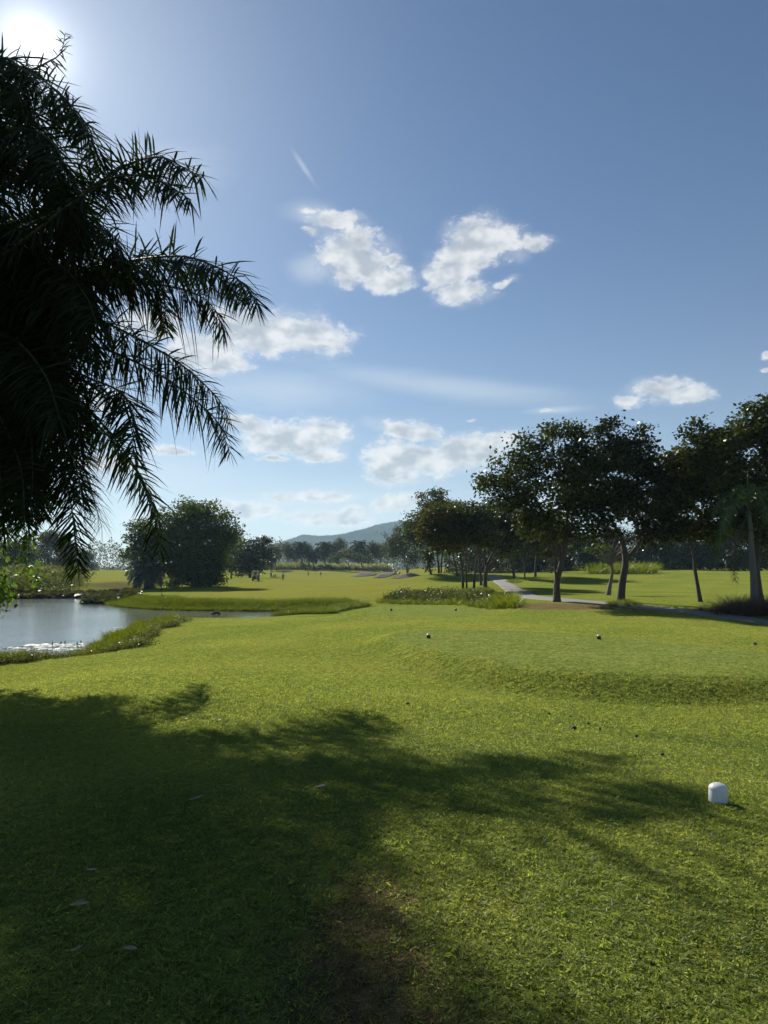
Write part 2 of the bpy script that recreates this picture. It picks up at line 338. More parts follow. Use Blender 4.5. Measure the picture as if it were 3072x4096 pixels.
def H(x, y):
    x = np.asarray(x, float); y = np.asarray(y, float); z = rbf(x, y)
    far = ss((np.hypot(x, y) - 25) / 40)
    for k, ph, a in _wv: z = z + a * np.sin(x * k[0] + y * k[1] + ph) * (0.12 + 0.45 * far)
    for t, zt, wd in ((TEE1, -0.20, 1.15), (TEE2, -0.50, 2.0)):
        w_ = 1 - ss((sdf(t, x, y) + 0.15) / wd); z = z * (1 - w_) + zt * w_
    for b in BUNK:                                            # each bunker is a steep sand face cut into the front of a mound
        x0, x1, y0, y1 = b[:, 0].min(), b[:, 0].max(), b[:, 1].min(), b[:, 1].max(); cx, hw = (x0 + x1) / 2, (x1 - x0) / 2
        z = z + 1.15 * ss((y - y0 + .3) / (y1 - y0 + .3)) * np.exp(-np.maximum(y - y1 - 1, 0) ** 2 / 90) * np.exp(-((x - cx) / (hw * 1.12)) ** 4)
    sd = sdf(POND, x, y); bank = 2.2
    shore = WATER_Z - 0.02 + ss(sd / bank) * (np.maximum(z, WATER_Z + 0.06) - WATER_Z + 0.02)
    return np.where(sd <= 0, WATER_Z - 0.02 - 0.9 * ss(-sd / 3.0), np.where(sd < bank, shore, np.maximum(z, WATER_Z + 0.06)))
def ground_at(px, py, y0=1.5, y1=420):
    d = raydir(px, py); Y = np.geomspace(y0, y1, 900); k = Y / d[1]
    z = EYE + d[2] * k; h = H(d[0] * k, Y); hit = np.nonzero(z < h)[0]
    i = hit[0] if len(hit) else 899
    if i:
        a, b = (z - h)[i - 1], (z - h)[i]; t = a / (a - b) if a > b else 0; yy = Y[i - 1] + t * (Y[i] - Y[i - 1])
    else: yy = Y[i]
    x = d[0] * yy / d[1]; return np.array([x, yy, float(H(x, yy))])
def on_ground(p): return np.array([p[0], p[1], float(H(p[0], p[1]))])
def poly_px(pts): return np.array([ground_at(a, b)[:2] for a, b in pts])

u = np.concatenate([np.linspace(-2.6, -0.64, 46)[:-1], np.linspace(-0.64, 0.64, 330), np.linspace(0.64, 2.6, 46)[1:]])
ys = np.concatenate([np.linspace(-60, 1.0, 26), 1.0 + np.geomspace(0.04, 60, 420) , np.concatenate([np.geomspace(61.6, 178, 105), np.linspace(179, 226, 80), np.geomspace(228, 330, 36)]), np.geomspace(335, 3000, 50)])
wid = np.where(ys > 1, ys + 10, 11 + (1 - ys))
GX = u[None, :] * wid[:, None]; GY = np.repeat(ys[:, None], len(u), 1); GZ = H(GX, GY)
nr, nc = GX.shape; ii = np.arange(nr - 1)[:, None] * nc; jj = np.arange(nc - 1)[None, :]
g = Geo(); g.add(np.stack([GX, GY, GZ], -1).reshape(-1, 3), np.stack([ii + jj, ii + jj + 1, ii + nc + jj + 1, ii + nc + jj], -1).reshape(-1, 4))

# masks of what grows where (turf kinds, bare soil); colour only
DIRT = poly_px([(2050,2425),(2150,2412),(2400,2419),(2620,2425),(2700,2438),(2560,2440),(2300,2441),(2080,2440)])
FAIR = poly_px([(820,2392),(1300,2398),(1600,2385),(1760,2360),(1700,2318),(1600,2318),(1300,2310),(1100,2316),(960,2330),(800,2362)])
FAIR2 = poly_px([(380,2335),(560,2320),(470,2300),(330,2305)])
MUD = poly_px([(350,2372),(560,2360),(600,2340),(480,2325),(330,2335)])
WEST = np.array([[-0.38, 3.5], [0.12, 3.7], [0.25, 3.0], [0.42, 2.2], [-0.2, 1.9], [-0.5, 2.6]])   # the worn patch in front
def soft(poly, w): return 1 - ss((sdf(poly, GX, GY) + w / 2) / w)
tee = np.maximum(soft(TEE1, 0.25), soft(TEE2, 0.5)); dirt = soft(DIRT, 2.5)
fair = np.maximum(soft(FAIR, 9.0), soft(FAIR2, 12.0)); fair = np.maximum(fair, ss((GY - 150) / 80) * 0.8 * (1 - ss((GX - 25) / 20)))
worn = soft(WEST, 0.9); mud = soft(MUD, 8.0)
shore_m = 1 - ss((sdf(POND, GX, GY) - 0.3) / 2.0)
valley = np.exp(-((GY - 10.5 - 0.25 * GX) / 2.2) ** 2) * ss((GX + 6) / 5)

def groundmat():
    m, n, out = mat('turf'); geo = n.new('ShaderNodeNewGeometry'); pos = geo.outputs['Position']
    A = {k: n.attr(k).outputs['Fac'] for k in ('tee', 'dirt', 'fair', 'worn', 'mud', 'shore')}
    n1 = n.noise(pos, 0.22, 5, 0.6); n2 = n.noise(pos, 1.7, 5, 0.65); n3 = n.noise(pos, 55, 3, 0.7); n4 = n.noise(pos, 14, 4, 0.7); n5 = n.noise(pos, 5, 4, .6)
    col = n.mix(n.ramp(n1, 0.36, 0.64), C4((0.138, 0.184, 0.038)), C4((0.202, 0.226, 0.050)))
    col = n.mix(n.math('MULTIPLY', n.ramp(n2, 0.45, 0.7), 0.5), col, C4((0.23, 0.20, 0.040)))
    col = n.mix(A['tee'], col, n.mix(n.ramp(n2, .4, .65), C4((0.158, 0.198, 0.050)), C4((0.195, 0.225, 0.062))))
    fc = n.mix(n.ramp(n1, .35, .65), C4((0.225, 0.218, 0.055)), C4((0.195, 0.212, 0.035)))
    fc = n.mix(n.math('MULTIPLY', n.ramp(n.noise(pos, 0.09, 5, .65), .5, .68), .6), fc, C4((0.20, 0.165, 0.065)))
    col = n.mix(n.math('MULTIPLY', A['fair'], 0.9), col, fc)
    col = n.mix(n.math('MULTIPLY', A['mud'], n.ramp(n1, .3, .5)), col, C4((0.10, 0.085, 0.045)))
    soil = n.mix(n4, C4((0.11, 0.078, 0.045)), C4((0.19, 0.138, 0.085)))
    col = n.mix(n.math('MULTIPLY', n.ramp(n.math('ADD', A['dirt'], n.math('MULTIPLY', n.math('SUBTRACT', n5, .5), 1.4)), 0.35, 0.75), .9), col, soil)
    col = n.mix(n.ramp(n.math('ADD', A['worn'], n.math('MULTIPLY', n.math('SUBTRACT', n5, .5), 1.2)), 0.4, 0.9), col, C4((0.115, 0.085, 0.045)))
    col = n.mix(A['shore'], col, C4((0.10, 0.115, 0.02)))
    sp = n.math('ADD', n.math('MULTIPLY', n3, 0.45), n.math('ADD', n.math('MULTIPLY', n4, 0.75), n.math('MULTIPLY', n.noise(pos, 6.5, 3, .7), 0.4)))
    col = n.mix(1.0, col, n.mix(n.ramp(sp, 0.60, 1.02), C4((.42, .45, .38)), C4((1.55, 1.53, 1.4))), 'MULTIPLY')
    b = n.new('ShaderNodeBsdfDiffuse'); n.link(col, b.inputs['Color'])
    bn = n.new('ShaderNodeBump'); bn.inputs['Strength'].default_value = 0.85; bn.inputs['Distance'].default_value = 0.05; n.link(sp, bn.inputs['Height'])
    n.link(bn.outputs[0], b.inputs['Normal']); n.link(b.outputs[0], out.inputs[0]); return m
ground = g.build('ground', groundmat())
for k, a in (('tee', tee), ('dirt', dirt), ('fair', fair), ('worn', worn), ('mud', mud), ('shore', shore_m)):
    at = ground.data.attributes.new(k, 'FLOAT', 'POINT'); at.data.foreach_set('value', a.astype(np.float32).ravel())
tag(ground, 'mown green golf turf rolling from the foreground to the far trees', 'ground', kind='structure')

# water
m, n, out = mat('pond_water'); b = n.new('ShaderNodeBsdfPrincipled'); geo = n.new('ShaderNodeNewGeometry')
b.inputs['Base Color'].default_value = (0.085, 0.098, 0.098, 1); b.inputs['Roughness'].default_value = 0.09; b.inputs['IOR'].default_value = 1.33
mpn = n.new('ShaderNodeMapping'); mpn.inputs['Scale'].default_value = (1.0, 1.6, 1); mpn.inputs['Rotation'].default_value = (0, 0, 0.25); n.link(geo.outputs['Position'], mpn.inputs[0])
hgt = n.math('ADD', n.math('MULTIPLY', n.noise(mpn.outputs[0], 1.6, 4, 0.55, 0.6), 1.0), n.math('MULTIPLY', n.noise(mpn.outputs[0], 6.0, 3, .5), 0.35))
hgt = n.math('MULTIPLY', hgt, n.ramp(n.noise(geo.outputs['Position'], 0.09, 3), 0.35, 0.6, 0.35, 1.0))
bn = n.new('ShaderNodeBump'); bn.inputs['Strength'].default_value = 0.20; bn.inputs['Distance'].default_value = 0.10; n.link(hgt, bn.inputs['Height']); n.link(bn.outputs[0], b.inputs['Normal'])
n.link(b.outputs[0], out.inputs[0]); M_WATER = m
gx = np.linspace(-110, 6, 30); gy = np.linspace(18, 95, 24); g = Geo()
XX, YY = np.meshgrid(gx, gy); i_ = np.arange(23)[:, None] * 30; j_ = np.arange(29)[None]
g.add(np.stack([XX, YY, np.full_like(XX, WATER_Z)], -1).reshape(-1, 3), np.stack([i_ + j_, i_ + j_ + 1, i_ + 30 + j_ + 1, i_ + 30 + j_], -1).reshape(-1, 4))
tag(g.build('pond_water', M_WATER), 'rippled grey pond with sun glints and a narrow arm', 'water', kind='structure')

# cart path
M_PATH = simple('worn_concrete', (0.155, 0.143, 0.132), 0.85, 0.22, 2.5, bump=0.2)
pp = [ground_at(a, b_) for a, b_ in ((1958,2303),(1985,2316),(2012,2332),(2035,2346),(2070,2366),(2125,2388),(2250,2400),(2400,2413),(2560,2428),(2700,2443),(2880,2464),(3072,2491))]
pp = np.array(pp)[:, :2]; pp = np.vstack([pp, pp[-1] + [4, -5], pp[-1] + [8, -12], pp[-1] + [10, -24], pp[-1] + [10, -50]])
pc = resample(np.c_[pp, np.zeros(len(pp))], 220)[:, :2]; t_ = norm(np.gradient(pc, axis=0)); nn_ = np.c_[-t_[:, 1], t_[:, 0]]
pc = pc; g = Geo(); rows = []
for k in range(-4, 5):
    q = pc + nn_ * k * 0.26; rows.append(np.c_[q, np.maximum.reduce([H(q[:, 0] + a, q[:, 1] + c) for a, c in ((0, 0), (.3, .3), (-.3, -.3))]) + (0.035 if abs(k) < 4 else -0.06)])
R_ = np.stack(rows, 1); n_, k_ = R_.shape[:2]; i_ = np.arange(n_ - 1)[:, None] * k_; j_ = np.arange(k_ - 1)[None]
g.add(R_.reshape(-1, 3), np.stack([i_ + j_, i_ + j_ + 1, i_ + k_ + j_ + 1, i_ + k_ + j_], -1).reshape(-1, 4))
tag(g.build('path', M_PATH), 'grey concrete cart path curving between the trees', 'path', kind='structure')

# bunkers
M_SAND = simple('bunker_sand', (0.135, 0.115, 0.108), 0.95, 0.12, 1.2)
for q, (bk, lb) in enumerate(zip(BUNK, ('dark oval sand bunker furthest from the golf cart', 'middle sand bunker below the bending golfer', 'pale sand bunker in front of the golf cart'))):
    c = bk.mean(0); g = Geo(); V = [np.r_[c, H(*c) + .14]]
    for s_ in (0.33, 0.66, 0.9, 1.0):
        r_ = c + (bk - c) * s_; V += list(np.c_[r_, H(r_[:, 0], r_[:, 1]) + (0.14 if s_ < 1 else 0.02)])
    nb = len(bk); T_ = [(0, 1 + i, 1 + (i + 1) % nb) for i in range(nb)]
    Q_ = [(1 + l * nb + i, 1 + l * nb + nb + i, 1 + l * nb + nb + (i + 1) % nb, 1 + l * nb + (i + 1) % nb) for l in range(3) for i in range(nb)]
    tag(g.add(V, Q_, T_) or g.build('bunker', M_SAND), lb, 'bunker', 'sand bunkers by the far green', 'structure')

# far hill
M_HILL = leafmat('hill_forest', (0.016, 0.026, 0.014), (0.045, 0.055, 0.028), 0.0, gloss=0.0)
prof = [(-900,2290),(200,2275),(700,2262),(950,2215),(1080,2185),(1177,2158),(1223,2143),(1285,2146),(1368,2138),(1412,2127),(1459,2117),(1502,2104),(1556,2094),(1620,2088),(1700,2098),(1800,2130),(1950,2170),(2150,2210),(2500,2230),(3200,2245),(4200,2280)]
pr = resample([[a, b, 0] for a, b in prof], 900); g = Geo(); rr = rng(77); rows = []
for k, f_ in enumerate(np.linspace(0, 1, 46)):
    Yk = 1950 + 750 * f_; X_ = (pr[:, 0] - 1536) / F * 2600
    top = EYE + (2290 - pr[:, 1]) / F * 2600
    nzv = sum(a * np.sin(X_ / L + k * kk + ph) for L, a, kk, ph in ((90, .10, .5, 1), (47, .07, .9, 2), (23, .05, 1.3, .4)))
    z = 2 + top * (math.sin(f_ * math.pi / 2) ** 1.25) * (1 + nzv * (1 - f_) * f_ * 2.0) + rr.normal(0, 1, len(X_)) * 1.2 * (top > 20) + np.abs(np.sin(X_ / 7 + k)) * 1.5 * (top > 20)
    rows.append(np.c_[X_, np.full(len(X_), Yk) + rr.normal(0, 4, len(X_)), z])
R_ = np.stack(rows, 0); i_ = np.arange(45)[:, None] * 900; j_ = np.arange(899)[None]
g.add(R_.reshape(-1, 3), np.stack([i_ + j_, i_ + j_ + 1, i_ + 900 + j_ + 1, i_ + 900 + j_], -1).reshape(-1, 4), tint=rr.uniform(0, 1, 46 * 900))
tag(g.build('hill', M_HILL), 'hazy blue wooded hill rising behind the far trees', 'hill', kind='structure')
# ------------------------------------------------------------------ the big oil palm
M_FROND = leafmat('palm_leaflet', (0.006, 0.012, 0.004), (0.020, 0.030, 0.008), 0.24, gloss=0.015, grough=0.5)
M_FROND_DRY = leafmat('dry_palm_leaflet', (0.065, 0.050, 0.030), (0.10, 0.08, 0.045), 0.2, gloss=0.04, grough=0.5)
M_RACHIS = simple('palm_rachis', (0.045, 0.05, 0.022), 0.6)
M_PBARK = barkmat('palm_trunk_bark', (0.03, 0.024, 0.018), (0.075, 0.06, 0.045), 2.0)
def frond(root, origin, pts, rnd, name='frond', nl=190, length=1.05, width=0.045, droop=0.42, spread=1.0, mats=None, dry=False, r0=0.05, start=0.16, vsp=0.45, rachis=True):
    """leaf of a feather palm: a rachis along pts and two rows of leaflets"""
    n = 34; c = resample(pts, n); o = np.asarray(origin)
    seg = np.r_[0, np.cumsum(np.linalg.norm(np.diff(c, axis=0), axis=1))]; L = seg[-1]
    t = np.linspace(start, 0.995, nl); 
    T_all = norm(np.gradient(c, axis=0))
    g = Geo()
    for side in (-1, 1):
        tt = np.clip(t + rnd.normal(0, 0.003, nl), 0, 1)
        b = np.stack([np.interp(tt * L, seg, c[:, k]) for k in range(3)], 1)
        T = norm(np.stack([np.interp(tt * L, seg, T_all[:, k]) for k in range(3)], 1))
        up = np.array([0.02, 0.01, 1.0]); Sd = np.cross(T, up); ln = np.linalg.norm(Sd, axis=1, keepdims=True)
        Sd = np.where(ln > 0.15, Sd / np.maximum(ln, 1e-6), norm(np.cross(T, np.array([0.9, 0.2, 0.1])))) * side
        Nn = norm(np.cross(Sd, T)) * side
        s_ = (tt - start) / (1 - start)
        ll = length * np.clip(np.minimum(0.35 + 3.2 * s_, 1.0) * (1 - 0.62 * np.maximum(s_ - 0.55, 0) ** 1.4 / 0.45 ** 1.4), 0.18, 1) * rnd.uniform(0.88, 1.08, nl)
        fwd = (0.25 + 0.55 * s_ + rnd.normal(0, 0.05, nl))[:, None]
        if vsp == 0.45:                                              # oil palm: leaflets stand in several planes
            ph = np.radians(rnd.choice([-62, -34, -6, 24, 52], nl, p=[.26, .28, .20, .16, .10]) + rnd.normal(0, 5, nl))
            d = norm(Sd * spread * np.cos(ph)[:, None] + Nn * np.sin(ph)[:, None] + T * fwd)
        else:
            vv = (rnd.choice([-1, 0, 1], nl) * vsp + rnd.normal(0, 0.16, nl))[:, None]; d = norm(Sd * spread + T * fwd + Nn * vv)
        w_ = width * (0.6 + 0.4 * np.minimum(1, ll / length)) * rnd.uniform(0.8, 1.2, nl)
        dr = droop * rnd.uniform(0.5, 1.5, nl)
        brk = np.where(rnd.uniform(0, 1, nl) < 0.05, 1.4, 0.0)
        wd = norm(np.cross(d, Nn + rnd.normal(0, 0.35, (nl, 3))))
        rows = []
        for f_, wf in ((0, 0.45), (0.33, 1.0), (0.68, 0.8), (1.0, 0.06)):
            cpos = b + d * (ll * f_)[:, None] - np.array([0, 0, 1.0]) * (ll * (dr * f_ ** 2 * 0.6 + brk * max(0, f_ - 0.45)))[:, None]
            rows += [cpos + wd * (w_ * wf / 2)[:, None], cpos - wd * (w_ * wf / 2)[:, None]]
        V = np.stack(rows, 1).reshape(-1, 3) - o; base = np.arange(nl)[:, None] * 8
        Q = np.concatenate([base + np.array([[0, 1, 3, 2]]) + 2 * k for k in range(3)])
        g.add(V, Q, None, 0, np.repeat(rnd.uniform(0, 1, nl), 8))
    fo = g.build(name, mats or (M_FROND_DRY if dry else M_FROND), root)
    if rachis:
        g2 = Geo(); tube(g2, c - o, np.linspace(r0, r0 * 0.12, n), 5); g2.build('rachis', M_RACHIS, fo)
    return fo

PY = 16.5
pbase = on_ground(P(-175, 2600, PY)); CR = P(-175, 1130, PY)       # trunk foot and heart of the crown
palm = empty('oil_palm', pbase)
tag(palm, 'huge dark oil palm with drooping feathery fronds overhanging the pond', 'palm tree')
g = Geo(); zt = CR[2] - pbase[2]; q = np.linspace(0, 1, 24)
ax = np.c_[0.15 * np.sin(q * 2.2), 0 * q, q * (zt + 0.2)]
tube(g, ax, 0.36 + 0.10 * np.exp(-q * 9) + 0.10 * ss((q - .45) / .4), 14); g.build('trunk', M_PBARK, palm)
rb = rng(12)
for k in range(64):                                                # cut leaf bases that spiral up the trunk
    f_ = 0.22 + 0.78 * k / 64; a = k * 2.39996; c0 = np.array([0.15 * math.sin(f_ * 2.2), 0, f_ * zt]); d = np.array([math.cos(a), math.sin(a), 0])
    g = Geo(); tube(g, [c0 + d * 0.3, c0 + d * 0.48 + [0, 0, 0.12], c0 + d * (0.62 + rb.uniform(0, .12)) + [0, 0, 0.38]], [0.12, 0.10, 0.06], 5); g.build('leaf_base', M_PBARK, palm)
# fronds, most of them read off the photograph: pixel path, depth of the tip against the trunk, leaflet settings
FROND_PATHS = [
 ([(-60,520),(0,245),(86,275),(166,318),(252,385),(305,451),(345,540)], -1.8, {}),
 ([(-40,560),(60,330),(170,260),(240,215),(262,130)], 0.8, dict(length=.55, nl=70)),
 ([(-90,700),(40,520),(190,420),(310,470),(385,600),(410,700)], -1.0, {}),
 ([(0,960),(200,860),(370,745),(470,680),(560,640),(650,630),(730,668),(822,716)], -5.4, dict(pw=.6, length=.72)),
 ([(40,1000),(250,840),(420,725),(540,700),(640,722),(765,800)], -5.6, dict(pw=.6, length=.66)),
 ([(0,1000),(160,900),(330,860),(460,960),(500,1090)], -1.8, {}),
 ([(0,1120),(250,1090),(480,1050),(640,1028),(760,1030),(900,1085),(985,1150),(1030,1215)], -3.1, {}),
 ([(0,1150),(250,1130),(480,1125),(690,1150),(830,1205),(905,1330)], -0.9, {}),
 ([(0,1140),(300,1075),(560,1040),(760,1055),(890,1120),(955,1205)], 1.8, {}),  # added frond, hidden behind its neighbours, to fill out the cast shadow band
 ([(0,1160),(300,1080),(520,1110),(640,1200),(665,1330)], 1.8, dict(length=.8)),
 ([(0,1230),(130,1258),(380,1280),(560,1360),(720,1455),(850,1570),(900,1640),(922,1700)], 0.3, {}),
 ([(0,1290),(200,1340),(430,1400),(640,1500),(780,1600),(870,1690),(922,1812)], -0.6, {}),
 ([(0,1320),(110,1405),(250,1530),(430,1720),(560,1900),(620,2060),(645,2205)], -1.6, dict(nl=110, length=.75)),
 ([(0,1300),(150,1390),(330,1500),(470,1560),(525,1640),(533,1830)], -3.4, dict(length=.85)),
 ([(0,1350),(140,1480),(330,1640),(480,1800),(590,1960),(640,2120)], 0.8, dict(length=.7)),
 ([(-40,1350),(100,1500),(240,1650),(310,1800),(370,1980),(408,2110)], -1.2, dict(dry=True, width=.012, length=.75, droop=.9)),
 ([(-60,1400),(60,1560),(200,1760),(258,1900),(290,2060),(312,2292)], -2.2, dict(length=.72, droop=.35)),
 ([(-80,1400),(20,1560),(120,1760),(170,1950),(182,2080)], -0.8, dict(length=.6)),
 ([(-60,1380),(40,1460),(200,1600),(300,1720),(345,1850)], 1.4, {}),
 ([(-60,1250),(60,1180),(210,1180),(330,1300),(380,1440)], -2.6, {}),
 ([(-100,900),(20,740),(160,690),(280,780),(320,930)], -2.4, {}),
 ([(-100,800),(-20,600),(90,520),(200,560),(270,690),(290,820)], -3.0, {}),
 ([(-100,1450),(-40,1600),(30,1850),(60,2080)], -1.8, dict(length=.6)),
 ([(-100,1400),(-60,1560),(-10,1800),(10,2050)], -2.6, dict(length=.6)),
 ([(-110,1380),(0,1480),(110,1680),(130,1880),(120,2060)], -2.9, dict(length=.7)),
 ([(-100,1300),(60,1360),(180,1500),(240,1680)], -3.6, {}),
 ([(-60,1450),(60,1640),(110,1850),(95,2120)], 0.4, dict(length=.6)),
 ([(-100,1180),(40,1240),(220,1420),(300,1620),(320,1760)], -1.9, {}),
 ([(-100,820),(0,640),(120,600),(240,700),(300,860),(310,1000)], -2.2, {}),
 ([(-80,1000),(60,1000),(240,1060),(340,1180),(390,1300)], -2.9, {}),
 ([(-90,1380),(30,1480),(180,1640),(290,1830),(330,2000)], -3.0, dict(length=.8)),
 ([(-110,1420),(-60,1640),(0,1900),(20,2150)], -0.6, dict(length=.8)),
 ([(-110,1420),(-20,1620),(80,1860),(100,2100)], -3.2, dict(length=.8)),
 ([(-110,1420),(-20,1560),(90,1700),(150,1900)], 1.0, dict(length=.9)),
 ([(-130,760),(-60,480),(30,400),(130,440),(210,560),(240,700)], 0.2, {}),
 ([(-120,640),(-60,330),(10,240),(80,250),(150,330),(190,420)], 1.0, {}),
 ([(-120,700),(-100,420),(-40,300),(40,330),(110,460)], -1.5, {}),
]
rp = rng(31)
for pts, dz, kw in FROND_PATHS:
    L = len(pts) + 1; kw = dict(kw); pw = kw.pop('pw', 1.2)
    P3 = [CR] + [P(a, b_, PY + dz * ((i + 1) / (L - 1)) ** pw) for i, (a, b_) in enumerate(pts)]
    frond(palm, pbase, P3, rp, **{'length': 1.05, **{k_: (v_ * 1.15 if k_ == 'length' else v_) for k_, v_ in kw.items()}})
for k in range(44):                                                # the rest of the crown, all round
    a = k * 2.39996 + 0.4; e = math.radians(84 - 108 * (k / 43) ** 0.85)
    Lf = rp.uniform(6.2, 7.8); d = np.array([math.cos(a), math.sin(a), 0.0])
    if d[0] > -0.15: Lf *= 0.55            # this side is the one measured above
    n = 9; c = [CR + d * 0.2]; ang = e
    for i in range(n): ang -= (0.10 + 0.045 * i) * (1.0 if e > -0.1 else 0.55); ang = max(ang, -1.45); c.append(c[-1] + (d * math.cos(ang) + np.array([0, 0, 1]) * math.sin(ang)) * Lf / n)
    c = np.array(c); c[:, 2] = np.maximum(c[:, 2], pbase[2] + 0.7 + 0.1 * np.arange(len(c))[::-1])
    frond(palm, pbase, c, rp, nl=115)
# a creeper with broad leaves that climbs the palm
M_VINE = leafmat('creeper_leaf', (0.035, 0.07, 0.015), (0.075, 0.115, 0.015), 0.5, gloss=0.04)
vb = on_ground(P(-160, 2600, PY - 0.6)); vine = empty('climbing_creeper', vb); tag(vine, 'broad leaved green creeper hanging at the left edge below the palm', 'creeper')
gs, gl = Geo(), Geo(); rv = rng(8)
for pts in ([(-150,2600),(-120,2300),(-60,2150),(20,2080),(70,2160),(100,2250),(150,2330)], [(-150,2600),(-100,2350),(-40,2200),(10,2180),(20,2300),(5,2400)],
            [(-120,2300),(-60,2100),(60,2040),(120,2100),(125,2180)], [(-150,2500),(-80,2380),(-20,2330),(20,2350),(40,2395)], [(-120,2100),(0,1900),(120,1760),(200,1680),(245,1640)],
            [(-100,2000),(60,1960),(180,1980),(230,2010)], [(-150,2450),(-90,2420),(-30,2400),(8,2430)], [(-120,2200),(-20,2110),(60,2110),(110,2160),(112,2290)]):
    Y_ = PY - rv.uniform(0.3, 1.6); c = resample([P(a, b_, PY + (Y_ - PY) * i / (len(pts) - 1)) for i, (a, b_) in enumerate(pts)], 40) - vb
    tube(gs, c, np.linspace(0.018, 0.005, 40), 4)
    for i in range(8, 40):
        for _ in range(4):
            o = c[i] + rv.normal(0, 0.10, 3); d = norm(np.array([rv.normal(0, .6), rv.normal(0, .6), -0.7 + rv.normal(0, .5)])); sd = norm(np.cross(d, rv.normal(0, 1, 3))); s_ = rv.uniform(.07, .13)
            nn = np.cross(d, sd) * 0.12 * s_
            gl.add([o, o + d * s_ * .35 + sd * s_ * .32 + nn, o + d * s_ * .75 + sd * s_ * .22 + nn, o + d * s_ * 1.15, o + d * s_ * .75 - sd * s_ * .22 + nn, o + d * s_ * .35 - sd * s_ * .32 + nn], [(0, 1, 2, 3), (0, 3, 4, 5)], None, 0, rv.uniform(0, 1))
gs.build('stem', M_RACHIS, vine); tag(gl.build('leaves', M_VINE, vine), kind='stuff')
# ------------------------------------------------------------------ broadleaf trees
M_LEAF = leafmat('tree_leaf', (0.012, 0.020, 0.006), (0.066, 0.074, 0.016), 0.25, gloss=0.05, grough=0.33)
M_LEAF_WARM = leafmat('warm_tree_leaf', (0.024, 0.029, 0.007), (0.080, 0.074, 0.016), 0.30, gloss=0.05, grough=0.33)
M_LEAF_DARK = leafmat('dark_tree_leaf', (0.008, 0.014, 0.005), (0.036, 0.044, 0.011), 0.16, gloss=0.08, grough=0.4)
M_LEAF_BRIGHT = leafmat('bright_tree_leaf', (0.022, 0.036, 0.006), (0.066, 0.088, 0.012), 0.34, gloss=0.03, grough=0.4)
M_LEAF_FAR = leafmat('far_tree_leaf', (0.026, 0.033, 0.014), (0.066, 0.068, 0.028), 0.28, gloss=0.05, grough=0.45)
M_BARK = barkmat('tree_bark', (0.035, 0.028, 0.022), (0.10, 0.082, 0.064))
M_BARK_PALE = barkmat('pale_tree_bark', (0.10, 0.085, 0.07), (0.21, 0.18, 0.15))
def leaves(g, c, size, rnd, flat=0.0, tint=None):
    """leaf-shaped folded quads at the points c"""
    n = len(c); d = norm(rnd.normal(0, 1, (n, 3)) * [1, 1, 0.7] + [0, 0, -0.25]); nn = norm(rnd.normal(0, 1, (n, 3)) + [0, 0, 0.8 + flat]); sd = norm(np.cross(d, nn)); up = np.cross(sd, d)
    s_ = (size * rnd.uniform(0.7, 1.3, n))[:, None]
    V = np.stack([c, c + d * s_ * .5 + sd * s_ * .30 + up * s_ * .08, c + d * s_, c + d * s_ * .5 - sd * s_ * .30 + up * s_ * .08], 1).reshape(-1, 3)
    t = rnd.uniform(0, 1, n) if tint is None else tint
    g.add(V, np.arange(n)[:, None] * 4 + np.arange(4)[None], None, 0, np.repeat(t, 4))
